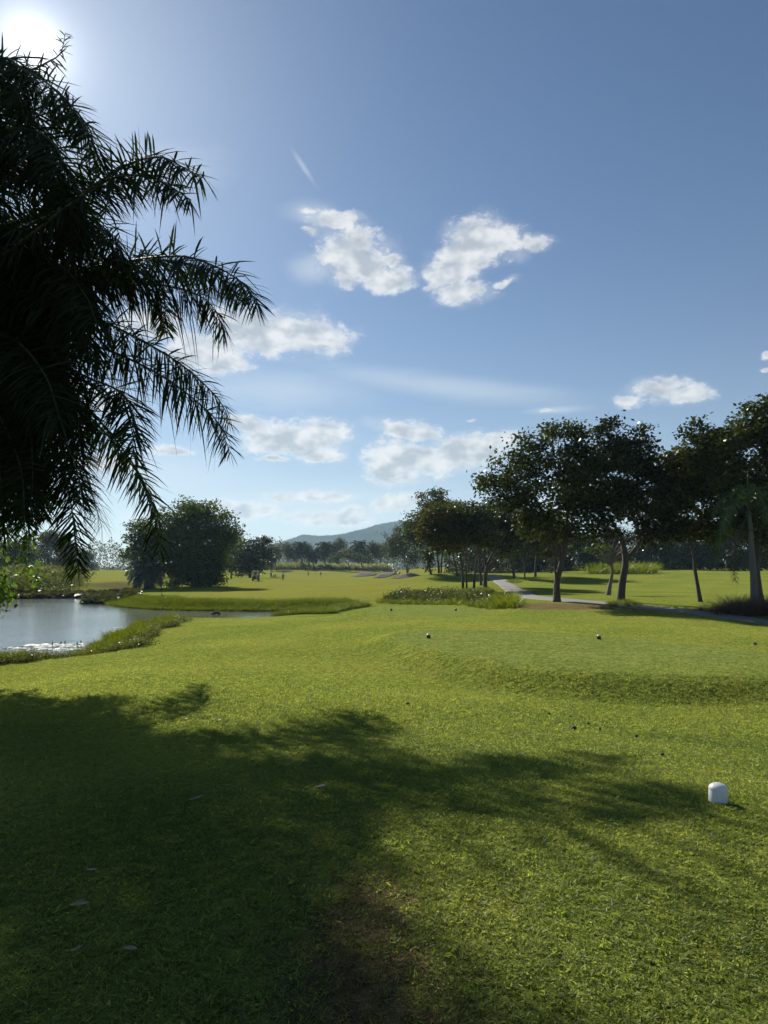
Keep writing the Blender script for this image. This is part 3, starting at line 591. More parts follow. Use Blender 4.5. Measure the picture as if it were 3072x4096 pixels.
def tree(name, label, base, lobes, trunk, leaf=M_LEAF, bark=M_BARK, size=0.2, count=9000, seed=1, cat='tree', group=None, clump=0.55, per=30, Yb=None, depth=1.0, shell=0.45, limbs=True, rtrunk=None, gaps=0.0, zig=0.35):
    """base: px,py,distance (or key of BASES); lobes: px,py,rx,ry read off the photograph, given depth of their own; trunk: list of px paths with width in px"""
    rnd = rng(seed); bx_, by_, Y = BASES[base] if isinstance(base, str) else base
    b = on_ground(P(bx_, by_, Y)); root = empty(name, b); tag(root, label, cat, group)
    k = Y / F; gt, gc = Geo(), Geo(); tops = []
    for path in trunk:
        pts = []
        for i, (a, c_, wpx) in enumerate(path):
            p = P(a, c_, Y); 
            pts.append(np.r_[p, wpx * k * 0.39])
        pts = np.array(pts)
        if abs(path[0][0] - bx_) < 1.5 and abs(path[0][1] - by_) < 1.5: pts[0, :3] = b - [0, 0, 0.15]
        pts[1:, 1] += np.cumsum(rnd.normal(0, 0.12, len(pts) - 1))
        m_ = max(8, 4 * len(pts)); c = resample(pts[:, :3], m_); r_ = np.interp(np.linspace(0, len(pts) - 1, m_), np.arange(len(pts)), pts[:, 3])
        if abs(path[0][0] - bx_) < 1.5: r_ = r_ * (1 + 0.35 * np.exp(-np.arange(m_) * 1.4))
        tube(gt, c - b, r_, 9); tops.append((c[-1], r_[-1], c, r_))
    area = sum(rx * ry for _, _, rx, ry in lobes)
    for (lx, ly, rx, ry) in lobes:
        rw, rh = rx * k, ry * k; rd = rw * depth if rw < 6 else 6 * depth + (rw - 6) * .5
        cen = P(lx, ly, Y + rnd.uniform(-0.45, 0.45) * rd * (1 if limbs else 2))
        nl = int(count * rx * ry / area); nc_ = max(4, nl // per)
        dirs = norm(rnd.normal(0, 1, (nc_, 3))); rad = rnd.uniform(0, 1, nc_) ** shell
        lump = 1 + 0.16 * np.sin(dirs @ rnd.normal(0, 3.2, 3) + rnd.uniform(0, 6)) + 0.10 * np.sin(dirs @ rnd.normal(0, 6, 3))
        cc = cen + dirs * (rad * lump)[:, None] * [rw, rd, rh]
        cc = cc[cc[:, 2] > b[2] + 0.4]; nc_ = len(cc)
        if gaps: keep = rnd.uniform(0, 1, nc_) > gaps; cc = cc[keep]; nc_ = len(cc)
        ct = np.clip(rnd.normal(0.5, 0.22, nc_), 0, 1); idx = np.repeat(np.arange(nc_), per)
        pos = cc[idx] + rnd.normal(0, clump * 0.5, (len(idx), 3)) * [1, 1, 0.62]
        leaves(gc, pos - b, size, rnd, tint=np.clip(ct[idx] + rnd.normal(0, .16, len(idx)), 0, 1))
        if limbs and tops:
            best = None                                             # the limb leaves the trunk at the nearest lower point
            for (tp, tr, c, r_) in tops:
                cand = c[len(c) // 2:]; dd = np.linalg.norm(cand - cen, axis=1) + 3 * np.maximum(0, cand[:, 2] - cen[2]); i = int(dd.argmin())
                if best is None or dd[i] < best[0]: best = (dd[i], cand[i], r_[len(c) // 2 + i])
            s0 = best[1]; r0 = max(0.035, best[2] * 0.55); mid = s0 * .5 + cen * .5 + [0, 0, 0.12 * np.linalg.norm(cen - s0)] + rnd.normal(0, zig * .6, 3)
            lim = bez(s0, mid, cen, 9); tube(gt, lim - b, np.linspace(r0, r0 * .45, 9), 6)
            for j in rnd.choice(nc_, min(nc_, 7), replace=False):
                st = lim[rnd.integers(4, 9)]; tube(gt, bez(st, (st + cc[j]) / 2 + rnd.normal(0, zig * .5, 3), cc[j], 6) - b, np.linspace(r0 * .42, 0.012, 6), 5)
    gt.build('trunk', bark, root); gc.build('crown', leaf, root)
    return root

G1 = 'shade trees along the cart path'
tree('shade_tree', 'tall spreading tree on bare soil, left of the forked tree by the path', 'a',
  [(1960,1945,75,55),(2020,1880,85,60),(2130,1780,75,50),(2080,1840,70,45),(2240,1750,85,50),(2290,1810,90,50),(2310,1720,45,38),(2340,1770,60,45),(2230,1890,150,95),(2110,1960,120,85),(2290,1990,110,90),(2180,2070,110,75),(2350,1840,100,90),(2230,2130,90,55),(2120,2100,70,50),(2320,2110,80,60),(2060,1980,70,55)],
  [[(2228,2410,40),(2232,2330,32),(2246,2250,29),(2262,2170,25),(2292,2090,19)], [(2246,2250,24),(2222,2170,17),(2190,2090,13),(2140,2000,9)], [(2228,2400,12),(2222,2300,10),(2212,2210,9),(2206,2140,7)], [(2262,2170,16),(2270,2050,13),(2250,1930,9),(2240,1840,6)]],
  count=21000, size=.24, seed=3, group=G1, gaps=0.26, clump=.66, per=58)
tree('shade_tree', 'forked dark tree whose trunk splits low above the grass clump by the path', 'b',
  [(2430,1715,50,40),(2445,1775,75,55),(2565,1720,30,38),(2560,1790,48,50),(2500,1840,110,80),(2410,1900,110,90),(2590,1890,100,80),(2640,1985,110,85),(2530,2010,110,75),(2420,2040,90,65),(2660,2075,95,65),(2580,2110,60,40),(2400,2110,80,50),(2460,1960,90,60),(2690,2130,70,45),(2630,2140,60,40),(2350,1990,70,60)],
  [[(2482,2408,42),(2488,2330,37),(2500,2250,33),(2497,2190,27),(2488,2150,20),(2450,2090,14)], [(2502,2240,24),(2545,2190,20),(2562,2150,19),(2530,2070,15),(2512,1990,12),(2500,1880,8)], [(2530,2070,12),(2570,2000,10),(2640,1960,7)]],
  leaf=M_LEAF_DARK, count=23000, size=.24, seed=4, group=G1, gaps=0.24, clump=.66, per=58)
tree('shade_tree', 'slender curved tree standing alone in the grass beyond the path bend', 'c',
  [(2790,2090,95,60),(2730,2120,50,35),(2850,2130,60,45),(2740,1930,120,95),(2720,1840,80,60),(2830,1900,110,90),(2690,2000,80,60)],
  [[(2803,2408,24),(2794,2340,19),(2790,2280,18),(2778,2230,17),(2764,2170,15),(2760,2120,12),(2750,2000,8)], [(2764,2170,11),(2735,2110,8),(2700,2080,5)], [(2762,2150,9),(2790,2080,6)]],
  leaf=M_LEAF_WARM, bark=M_BARK, count=16000, size=.25, seed=6, group=G1, per=50, gaps=.24)
tree('shade_tree', 'huge dark tree with flared trunk behind the foxtail palm at the right edge', 'd',
  [(3000,1720,120,90),(2910,1780,110,80),(3060,1640,90,70),(2830,1790,90,60),(2785,1745,40,50),(2960,1890,150,110),(3090,1800,120,120),(2870,1930,110,90),(3120,1960,130,120),(3020,2030,140,90),(3200,1700,150,120),(2900,2010,100,70),(3060,2110,110,60),(2960,2120,70,45)],
  [[(3035,2408,62),(3030,2360,38),(3024,2280,32),(3018,2180,30),(3010,2060,26),(3000,1950,20)], [(3010,2060,18),(2940,1960,14),(2890,1880,9)], [(3012,2090,18),(3080,1980,13),(3120,1880,9)]],
  count=28000, size=.26, seed=9, group=G1, clump=.66, per=58, gaps=.24)
# pruned, nearly bare tree
tree('pruned_tree', 'nearly leafless pruned tree with a fan of bare branches', 'bare',
  [(2350,2200,26,10),(2400,2190,40,16)],
  [[(2432,2378,26),(2440,2330,18),(2446,2285,15),(2440,2250,14)]] +
  [[(2442,2262,9),(2442 + dx * .45, 2262 - dy * .6, 7),(2442 + dx, 2262 - dy, 3)] for dx, dy in ((-85,75),(-70,95),(-50,80),(-30,100),(-8,90),(14,105),(34,95),(55,90),(75,80),(95,70),(-100,55),(46,60))],
  leaf=M_LEAF_BRIGHT, bark=M_BARK_PALE, count=260, seed=10, per=8, limbs=False, clump=.4, cat='tree')
G2 = 'grove of trees between fairway and path'
tree('grove_tree', 'straight dark trunk, leftmost of the near trunks in the grove', 'e1', [(1770,2075,85,70),(1720,2130,60,60),(1800,2150,80,60),(1850,2085,70,55)],
  [[(1852,2362,15),(1850,2300,12),(1844,2240,11),(1832,2180,9),(1800,2120,6)], [(1867,2356,10),(1864,2280,8),(1862,2210,7)]], leaf=M_LEAF_WARM, count=11000, size=.24, seed=11, group=G2)
tree('grove_tree', 'slim trunk leaning right in the middle of the near grove', 'e2', [(1895,2060,80,55),(1920,2130,75,60),(1860,2130,55,55)],
  [[(1895,2365,14),(1899,2300,11),(1908,2230,10),(1916,2170,9),(1914,2100,6)]], count=9000, size=.24, seed=12, group=G2)
tree('grove_tree', 'thick low forked trunk beside the path in the near grove', 'e3', [(1990,2080,90,65),(2060,2120,80,65),(2010,2160,75,50),(1950,2130,60,60)],
  [[(1940,2357,24),(1943,2310,19),(1946,2275,18),(1962,2230,13),(1990,2180,9)], [(1945,2280,12),(1938,2220,9),(1935,2160,7)], [(1948,2270,10),(1985,2235,8),(2020,2215,5)]], leaf=M_LEAF_DARK, count=11000, size=.24, seed=13, group=G2)
tree('grove_tree', 'trunk half hidden just left of the forked trunk in the grove', 'e4', [(1930,2090,80,60),(1980,2040,70,45)], [[(1925,2346,15),(1921,2290,12),(1916,2220,10),(1920,2150,7)]], count=7500, size=.24, seed=14, group=G2)
tree('grove_tree', 'tall tree on the mound nearest the sand bunkers, bushy at its foot', 'f', [(1730,1995,62,45),(1700,2060,75,60),(1655,2110,62,55),(1760,2080,70,55),(1690,2160,75,50),(1740,2150,60,60),(1715,2230,30,30),(1718,2275,12,16)],
  [[(1725,2303,12),(1715,2260,9),(1706,2210,8),(1690,2150,6)], [(1716,2265,6),(1732,2200,5),(1740,2120,4)]], count=13000, size=.34, seed=15, group=G2, clump=.8)
tree('grove_tree', 'stout double trunk behind the mound tree in the grove', 'g', [(1780,2040,80,50),(1800,2110,75,65),(1760,2150,60,50)],
  [[(1756,2302,13),(1754,2260,11),(1750,2210,9),(1770,2140,6)], [(1765,2300,9),(1766,2250,8),(1775,2180,6)]], leaf=M_LEAF_WARM, count=9000, size=.34, seed=16, group=G2, clump=.8)
tree('grove_tree', 'leaning trunk in the shade right of the mound in the grove', 'k', [(1850,2060,80,50),(1830,2130,75,60)], [[(1830,2310,12),(1825,2270,10),(1812,2220,9),(1805,2160,6)]], count=8000, size=.32, seed=17, group=G2, clump=.8)
tree('grove_tree', 'pale feathery tree at the far left end of the grove', (1630,2276,190), [(1590,2150,50,40),(1610,2200,55,45),(1640,2130,50,45),(1570,2200,30,40),(1650,2230,45,35)],
  [[(1630,2276,8),(1628,2230,5),(1625,2180,3)], [(1630,2276,6),(1616,2230,4),(1605,2180,3)], [(1630,2276,6),(1645,2225,4),(1650,2170,3)]], leaf=M_LEAF_FAR, bark=M_BARK_PALE, count=5000, size=.5, seed=18, group=G2, clump=1.2)
tree('grove_tree', 'leaning trunk with mulched foot on the right bank of the path', 'i1', [(2060,2090,85,60),(2100,2160,80,60),(2020,2170,50,45)], [[(2059,2322,15),(2050,2270,11),(2038,2220,10),(2028,2170,8),(2040,2110,5)]], count=9000, size=.3, seed=19, group=G2, clump=.7)
tree('grove_tree', 'thin pale trunk second from the path on its right bank', 'i2', [(2110,2090,70,50),(2130,2140,60,50)], [[(2100,2320,8),(2096,2270,7),(2090,2220,6),(2100,2150,4)]], bark=M_BARK_PALE, count=6000, size=.3, seed=20, group=G2, clump=.7)
tree('grove_tree', 'sturdy trunk right of the thin pale one beyond the path', 'i3', [(2150,2150,75,55),(2180,2090,70,50),(2200,2190,60,45)], [[(2142,2315,14),(2142,2270,11),(2148,2225,10),(2155,2170,7)]], leaf=M_LEAF_WARM, count=8000, size=.3, seed=21, group=G2, clump=.7)
for q, (bx_, by_, Y, lb) in enumerate(((1797,2300,135,'small trunk deep in the grove just right of the leaning one'),(1985,2296,135,'trunk standing at the far bend of the cart path'),(2008,2292,140,'second trunk past the far bend of the cart path'),(2035,2290,145,'dark trunk under the deepest shade right of the far bend'),(2205,2300,120,'trunk seen just left of the big spreading tree'))):
    tree('grove_tree', lb, (bx_, by_, Y), [(bx_, 2130, 70, 50), (bx_ + 25, 2185, 60, 45), (bx_ - 25, 2190, 55, 40)], [[(bx_, by_, 9), (bx_ - 2, 2250, 7), (bx_ + 4, 2190, 5)]], leaf=(M_LEAF, M_LEAF_DARK, M_LEAF_WARM)[q % 3], count=4200, size=.4, seed=40 + q, group=G2, clump=.9)

# left bank
tree('large_tree', 'large rounded leafy tree on the far pond bank with a dark skirt of foliage', 'big',
  [(800,2055,110,62),(720,2085,90,62),(860,2110,75,70),(660,2150,80,65),(560,2110,60,35),(575,2165,70,50),(555,2210,60,40),(880,2190,60,60),(780,2160,110,80),(720,2220,100,60),(830,2240,90,60),(780,2300,75,42),(640,2215,60,40),(930,2150,40,40),(715,2310,25,30),(780,2330,95,26),(700,2270,60,45),(860,2290,60,50),(830,2325,60,26),(735,2325,60,26)],
  [[(780,2350,40),(778,2300,30),(770,2240,24),(770,2160,14)]], leaf=M_LEAF_BRIGHT, count=36000, size=.42, seed=22, clump=1.0, per=26, gaps=.05)
tree('dark_tree', 'dark conical tree right of the large rounded tree', 'dark', [(1010,2190,60,40),(1050,2165,34,22),(950,2235,70,42),(1020,2240,75,45),(985,2275,75,30),(1070,2215,30,24)], [[(1000,2312,14),(1000,2270,10),(1005,2220,7)]], leaf=M_LEAF_DARK, count=9000, size=.5, seed=23, clump=1.1)
tree('tree', 'lighter tree peeping out between the large rounded and the dark conical tree', (925,2308,190), [(930,2190,45,40),(950,2150,30,24),(900,2220,50,40)], [[(925,2308,9),(925,2260,7),(930,2210,5)]], leaf=M_LEAF_WARM, count=4000, size=.5, seed=24, clump=1.2)
# ------------------------------------------------------------------ palms, far trees, undergrowth
M_FOX = leafmat('foxtail_leaflet', (0.032, 0.062, 0.018), (0.085, 0.13, 0.03), 0.35, gloss=0.07, grough=0.4)
M_GREYBARK = barkmat('smooth_grey_trunk', (0.10, 0.095, 0.085), (0.20, 0.185, 0.165), 1.5)
fb = on_ground(P(*BASES['fox'])); fox = empty('foxtail_palm', fb); tag(fox, 'foxtail palm with smooth grey trunk and bushy fronds at the right edge', 'palm tree')
Yf = BASES['fox'][2]; g = Geo(); c = resample([fb - [0, 0, .2]] + [P(a, b_, Yf) for a, b_ in ((3016,2350),(3012,2270),(3006,2190),(3003,2120))], 20)
tube(g, c - fb, np.interp(np.linspace(0, 1, 20), [0, .1, .6, 1], [.24, .19, .15, .10]), 12); g.build('trunk', M_GREYBARK, fox)
g = Geo(); tube(g, resample([P(3003,2125,Yf), P(2999,2080,Yf), P(2996,2040,Yf)], 8) - fb, np.linspace(.13, .05, 8), 10); g.build('crownshaft', simple('crownshaft_green', (0.06, 0.085, 0.03), .5), fox)
hf = P(2997, 2050, Yf); rf = rng(61)
for pts, dz, dry in ([(2970,1985),(2930,1975),(2880,2010),(2850,2070)], -.6, 0), ([(2975,2010),(2930,2030),(2890,2100),(2875,2180)], -1.0, 0), ([(3010,1985),(3040,1990),(3062,2030),(3072,2090)], -.7, 0), ([(3015,2000),(3070,1980),(3120,2010),(3150,2070)], .4, 0), \
        ([(2980,2080),(2950,2150),(2930,2240),(2945,2330)], -1.2, 1), ([(2970,2040),(2920,2090),(2880,2160),(2862,2250)], .8, 0), ([(2985,1990),(2975,1960),(2950,1950),(2920,1980)], 1.2, 0), ([(3010,2030),(3060,2060),(3100,2130),(3115,2200)], -.5, 0), ([(3000,1990),(3010,1960),(3030,1955),(3055,1985)], 1.4, 0), ([(2985,2020),(2945,2010),(2905,2050),(2890,2130)], -1.9, 0):
    frond(fox, fb, [hf] + [P(a, b_, Yf + dz * (i + 1) / 4) for i, (a, b_) in enumerate(pts)], rf, nl=70, length=.42, width=.032, droop=.35, spread=.8, vsp=1.1, r0=.03, start=.22, mats=M_FROND_DRY if dry else M_FOX)
g = Geo(); tube(g, [hf - fb, P(2993, 1960, Yf) - fb, P(2990, 1880, Yf) - fb], [.035, .022, .006], 6); g.build('spear_leaf', M_FOX, fox)

def feather_palm(name, label, base, crown_px, rad_px, cat, group=None, nf=20, seed=1, trunk=True, lo=-60, hi=75, leaf=M_FROND, nl=40, wmul=1.0, stem=0.2):
    bx_, by_, Y = base; b = on_ground(P(bx_, by_, Y)); root = empty(name, b); tag(root, label, cat, group); k = Y / F; rnd = rng(seed)
    c0 = P(crown_px[0], crown_px[1], Y); g = Geo()
    tube(g, resample([b - [0, 0, .2], (b + c0) / 2 + [rnd.normal(0, .3), 0, 0], c0], 12) - b, np.linspace(stem * 1.3, stem, 12), 8); g.build('trunk', M_PBARK, root)
    for i in range(nf):
        a = i * 2.39996 + rnd.uniform(-.2, .2); e = math.radians(hi + (lo - hi) * (i + .5) / nf); d = np.array([math.cos(a), math.sin(a), 0]); L = rad_px * k * rnd.uniform(.9, 1.2)
        c = [c0]; ang = e
        for j in range(6): c.append(c[-1] + (d * math.cos(ang) + np.array([0, 0, 1]) * math.sin(ang)) * L / 6); ang = max(ang - .12 - .07 * j, -1.4)
        frond(root, b, c, rnd, nl=nl, length=L * .26, width=.11 * wmul * L / 5, droop=.6, vsp=.3, r0=.05 * L / 5, start=.12, mats=leaf)
    return root
G3 = 'coconut palms in front of the far trees'
for q, (bx_, by_, Y, cp, lb) in enumerate(((1212,2288,305,(1200,2190),'leftmost coconut palm of the row beyond the far green'),(1256,2288,305,(1249,2215),'shorter coconut palm with hanging dead fronds beyond the green'),(1304,2287,310,(1300,2190),'coconut palm behind the hole, left of the umbrella shaped tree'),(1452,2287,310,(1437,2184),'tall coconut palm right of the umbrella shaped tree'))):
    feather_palm('coconut_palm', lb, (bx_, by_, Y), cp, 40, 'palm tree', G3, 22, 70 + q, wmul=2.6, stem=.22)
feather_palm('date_palm', 'silvery spiky palm clump under the large rounded tree by the pond', (590,2338,108), (590,2285), 92, 'palm tree', None, 34, 80, lo=-35, hi=80, nl=46, wmul=1.6, stem=.5, leaf=leafmat('silver_frond', (0.035, 0.045, 0.032), (0.08, 0.09, 0.065), 0.15, gloss=.08, grough=.3))

G4 = 'trees lining the far end of the course'
FT = [  # px, foot py, distance, top py, half width px, look, label
 (1105,2292,300,2172,38,0,'far hazy tree just right of the dark conical tree'),(1150,2290,310,2165,40,0,'tall airy far tree left of the first coconut palm'),
 (1085,2296,260,2200,26,1,'low far tree behind the golf carts on the left'),(1180,2288,330,2168,30,0,'pale far tree behind the first coconut palm'),
 (1235,2288,340,2168,34,0,'far tree between the first two coconut palms'),(1362,2288,350,2142,32,0,'tallest rounded far tree against the blue hill'),
 (1330,2288,345,2165,36,1,'bushy far tree right of the third coconut palm'),(1290,2288,350,2180,30,0,'hazy far tree behind the third coconut palm'),
 (1495,2285,300,2162,34,0,'slender pale trunked far tree right of the fourth coconut palm'),(1525,2286,310,2170,30,0,'narrow far tree above the left bunker'),
 (1548,2286,290,2160,28,0,'straight far tree behind the golf cart with driver'),(1470,2287,330,2190,32,1,'low dark far tree beside the fourth coconut palm'),
 (1415,2287,360,2185,40,0,'hazy tree behind the umbrella shaped tree'),(1575,2284,260,2150,30,0,'thin trunked tree at the edge of the grove'),
 (100,2288,190,2150,62,2,'dark hazy tree at the far left beyond the pond'),(190,2286,200,2120,58,2,'tall dark hazy tree on the far left bank'),
 (262,2288,205,2140,52,2,'dark hazy tree right of the tall one on the far left bank'),(30,2290,180,2170,50,2,'low dark tree at the far left edge'),(-60,2290,190,2100,80,2,'tall tree left of the pond behind the palm'),
 (345,2284,330,2200,40,2,'far tree behind the hanging frond tip'),
 (2260,2288,165,2120,80,2,'dark tree behind the big spreading tree'),(2360,2286,170,2140,75,2,'dark tree behind the pruned tree'),(2450,2286,168,2110,80,2,'dark tree behind the forked tree'),
 (2560,2286,170,2130,75,2,'dark background tree right of the forked trunk'),(2660,2286,165,2110,80,2,'dark background tree left of the slender curved tree'),(2750,2288,160,2090,80,2,'dark tree behind the slender curved tree'),
 (2840,2290,158,2080,80,2,'dark tree behind the white flag'),(2940,2290,155,2060,90,2,'dark tree behind the foxtail palm'),(3040,2286,150,2050,90,2,'dark tree at the far right edge'),(3150,2285,150,2000,110,2,'tree beyond the right edge of the green'),
 (2160,2292,175,2110,70,2,'dark tree at the back of the grove'),(2080,2292,180,2120,70,2,'dark tree behind the right bank of the path'),(1900,2290,190,2130,70,2,'dark tree at the back of the near grove'),(1980,2290,195,2120,70,2,'dark tree above the far bend of the path')]
for q, (px, py, Y, top, hw, kind, lb) in enumerate(FT):
    h = py - top; k = rng(200 + q); L = []
    for _ in range(5): L.append((px + k.uniform(-.45, .45) * hw, top + h * k.uniform(.18, .5 if kind == 0 else .68), hw * k.uniform(.45, .7), h * k.uniform(.14, .22)))
    L.append((px, top + h * .2, hw * .5, h * .18))
    if kind == 2: L += [(px + k.uniform(-.6, .6) * hw, py - h * .2, hw * .8, h * .22), (px + k.uniform(-.6, .6) * hw, py - h * .1, hw * .7, h * .12)]
    tree('far_tree', lb, (px, py, Y), L, [[(px, py, max(3, 7 * 200 / Y)), (px + k.uniform(-3, 3), py - h * .4, max(2, 5 * 200 / Y)), (px + k.uniform(-6, 6), py - h * .75, 2)]], leaf=(M_LEAF_FAR, M_LEAF, M_LEAF_DARK)[kind] if px > 1000 or kind != 2 else M_LEAF_FAR,
         bark=M_BARK_PALE if kind == 0 else M_BARK, count=3200 if kind < 2 else 7500, size=.55 if Y > 220 else .5, seed=300 + q, group=G4, clump=1.3, per=18, gaps=.18 if kind == 0 else 0)
tree('umbrella_tree', 'low umbrella shaped tree on the rise beyond the far green', (1400,2286,295), [(1390,2222,60,16),(1350,2232,40,13),(1435,2230,42,14),(1400,2208,45,12),(1330,2245,24,8),(1455,2246,24,8)],
  [[(1400,2286,6),(1398,2268,5),(1392,2252,4)], [(1398,2266,4),(1380,2246,3),(1362,2234,2)], [(1398,2266,4),(1418,2246,3),(1436,2234,2)]], count=3600, size=.5, seed=90, clump=1.0)
tree('spreading_shrub', 'low sprawling dark shrub at the foot of the third coconut palm', (1310,2287,298), [(1300,2268,34,8),(1270,2276,26,6),(1330,2272,20,7)], [[(1310,2287,3),(1308,2275,2)]], leaf=M_LEAF_DARK, count=900, size=.5, seed=91, cat='shrub')
tree('banana_plant', 'pale leaved clump beside the second coconut palm', (1222,2288,300), [(1222,2262,18,12),(1212,2270,14,10)], [[(1222,2288,3),(1222,2270,2)]], leaf=leafmat('pale_big_leaf', (.10, .11, .07), (.26, .26, .18), .3, gloss=.3), count=320, size=1.0, seed=92, cat='shrub')

# a wood too far away to count
g = Geo(); rw = rng(400); nW = 60000
pxw = rw.uniform(-900, 3900, nW); Yw = rw.uniform(380, 470, nW); topw = 2196 + 14 * np.sin(pxw / 37) + 9 * np.sin(pxw / 13 + 1) + 6 * np.sin(pxw / 6) - 8 * np.exp(-((pxw - 200) / 300) ** 2)
hh = (2292 - topw) / F * 425; xw = (pxw - 1536) / F * Yw; zw_ = H(xw, Yw) + hh * rw.uniform(0, 1, nW) ** 1.1
leaves(g, np.c_[xw, Yw, zw_], 1.15, rw); tag(g.build('far_wood', M_LEAF_FAR), 'hazy wood closing off the course behind the far trees', 'wood', kind='stuff')

g = Geo(); nU = 26000; pxu = rw.uniform(1780, 3700, nU); Yu = rw.uniform(172, 200, nU); xu = (pxu - 1536) / F * Yu
hu = (6.5 + 1.5 * np.sin(pxu / 60) + 1.2 * np.sin(pxu / 23 + 1)) * rw.uniform(0, 1, nU) ** .9
leaves(g, np.c_[xu, Yu, H(xu, Yu) + hu], .62, rw); tag(g.build('undergrowth', M_LEAF_DARK), 'dense dark undergrowth closing off the view behind the right green', 'undergrowth', kind='stuff')
# scattered growth: points with turn, size and tint become instances of small source meshes
def source(name, g, mt): 
    return bpy.data.objects.new(name, g.mesh(name, mt))
def scatter(name, label, cat, pts, src, scale, tint, rnd, tilt=0.15, kind='stuff'):
    me = bpy.data.meshes.new(name); me.vertices.add(len(pts)); me.vertices.foreach_set('co', np.asarray(pts, np.float32).ravel())
    rot = np.c_[rnd.normal(0, tilt, len(pts)), rnd.normal(0, tilt, len(pts)), rnd.uniform(0, 6.283, len(pts))]
    a = me.attributes.new('rot', 'FLOAT_VECTOR', 'POINT'); a.data.foreach_set('vector', rot.astype(np.float32).ravel())
    a = me.attributes.new('size', 'FLOAT', 'POINT'); a.data.foreach_set('value', np.asarray(scale, np.float32))
    a = me.attributes.new('tint', 'FLOAT', 'POINT'); a.data.foreach_set('value', np.asarray(tint, np.float32))
    a = me.attributes.new('pick', 'INT', 'POINT'); a.data.foreach_set('value', rnd.integers(0, len(src), len(pts)).astype(np.int32))
    o = link(bpy.data.objects.new(name, me)); tag(o, label, cat, kind=kind)
    ng = bpy.data.node_groups.new(name + '_scatter', 'GeometryNodeTree')
    ng.interface.new_socket('Geometry', in_out='INPUT', socket_type='NodeSocketGeometry'); ng.interface.new_socket('Geometry', in_out='OUTPUT', socket_type='NodeSocketGeometry')
    nn = ng.nodes; gi = nn.new('NodeGroupInput'); go = nn.new('NodeGroupOutput')
    m2p = nn.new('GeometryNodeMeshToPoints'); ng.links.new(gi.outputs[0], m2p.inputs[0])
    def at(nm, ty): x = nn.new('GeometryNodeInputNamedAttribute'); x.data_type = ty; x.inputs['Name'].default_value = nm; return x.outputs[0]
    gx_ = nn.new('GeometryNodeGeometryToInstance')
    for s_ in src:
        oi = nn.new('GeometryNodeObjectInfo'); oi.inputs['Object'].default_value = s_; oi.inputs['As Instance'].default_value = True
        ng.links.new(oi.outputs['Geometry'], gx_.inputs[0]) if len(src) == 1 else None
        s_['_n'] = 1
    ip = nn.new('GeometryNodeInstanceOnPoints')
    if len(src) == 1: ng.links.new(oi.outputs['Geometry'], ip.inputs['Instance'])
    else:
        jn = nn.new('GeometryNodeJoinGeometry')
        for nd in [x for x in nn if x.bl_idname == 'GeometryNodeObjectInfo']: ng.links.new(nd.outputs['Geometry'], jn.inputs[0])
        ng.links.new(jn.outputs[0], ip.inputs['Instance']); ip.inputs['Pick Instance'].default_value = True; ng.links.new(at('pick', 'INT'), ip.inputs['Instance Index'])
    nn.remove(gx_)
    ng.links.new(m2p.outputs[0], ip.inputs['Points'])
    er = nn.new('FunctionNodeEulerToRotation'); ng.links.new(at('rot', 'FLOAT_VECTOR'), er.inputs[0]); ng.links.new(er.outputs[0], ip.inputs['Rotation'])
    ng.links.new(at('size', 'FLOAT'), ip.inputs['Scale']); ng.links.new(ip.outputs[0], go.inputs[0])
    o.modifiers.new('scatter', 'NODES').node_group = ng
    return o
def blades(rnd, n, length, width, rad, lean, bend=0.5, segs=2):
    g = Geo()
    for _ in range(n):
        a = rnd.uniform(0, 6.283); o = np.array([math.cos(a), math.sin(a), 0]) * rad * math.sqrt(rnd.uniform(0, 1)); b_ = rnd.uniform(0, 6.283); le = rnd.uniform(.35, 1) * lean
        d = np.array([math.cos(b_) * math.sin(le), math.sin(b_) * math.sin(le), math.cos(le)]); h = np.array([math.cos(b_), math.sin(b_), -0.3]); L = length * rnd.uniform(.6, 1.2)
        sd = norm(np.cross(d, [rnd.normal(0, .3), rnd.normal(0, .3), 1])) * width / 2 * rnd.uniform(.7, 1.2); V = []
        for s_ in range(segs + 1):
            f_ = s_ / segs; p = o + d * L * f_ + h * L * bend * f_ * f_ * .6; w_ = (1.0 if s_ == 0 else 1.1 - .95 * f_ ** 1.5)
            V += [p + sd * w_, p - sd * w_]
        g.add(V, [(2 * i, 2 * i + 1, 2 * i + 3, 2 * i + 2) for i in range(segs)], None, 0, rnd.uniform(0, 1))
    return g
M_GRASS = leafmat('lawn_blade', (0.104, 0.150, 0.046), (0.270, 0.298, 0.092), 0.53, (1.0, 1.0, .42), gloss=0.004, grough=.4, kind='INSTANCER')
M_REED = leafmat('bank_grass', (0.050, 0.075, 0.009), (0.13, 0.145, 0.018), 0.42, (1.0, 1.05, .30), gloss=0.012, grough=.35, kind='INSTANCER')
M_BRUSH = leafmat('bank_brush', (0.045, 0.055, 0.018), (0.13, 0.13, 0.06), 0.3, gloss=0.03, grough=.35, kind='INSTANCER')
rg = rng(500)
lawn_src = [source('lawn_tuft', blades(rg, 14, .017, .0054, .034, 1.3, .8), M_GRASS) for _ in range(5)]
nL = 190000; yl = 1.5 + 14.5 * rg.uniform(0, 1, nL) ** 1.25; xl = (rg.uniform(-1, 1, nL)) * (0.70 * yl + 0.5)
keep = (sdf(WEST, xl, yl) + rg.normal(0, .22, nL)) > -0.12 + 0 * xl
wornk = rg.uniform(0, 1, nL) < .30
k2 = (keep | wornk) & (rg.uniform(0, 1, nL) > ss((yl - 8.5) / 7.5)); xl, yl = xl[k2], yl[k2]; inworn = ~keep[k2]
patch = 0.5 + .28 * np.sin(xl * 1.3 + 2 * np.sin(yl * .7)) + .22 * np.sin(yl * 2.1 + xl * 3.3)
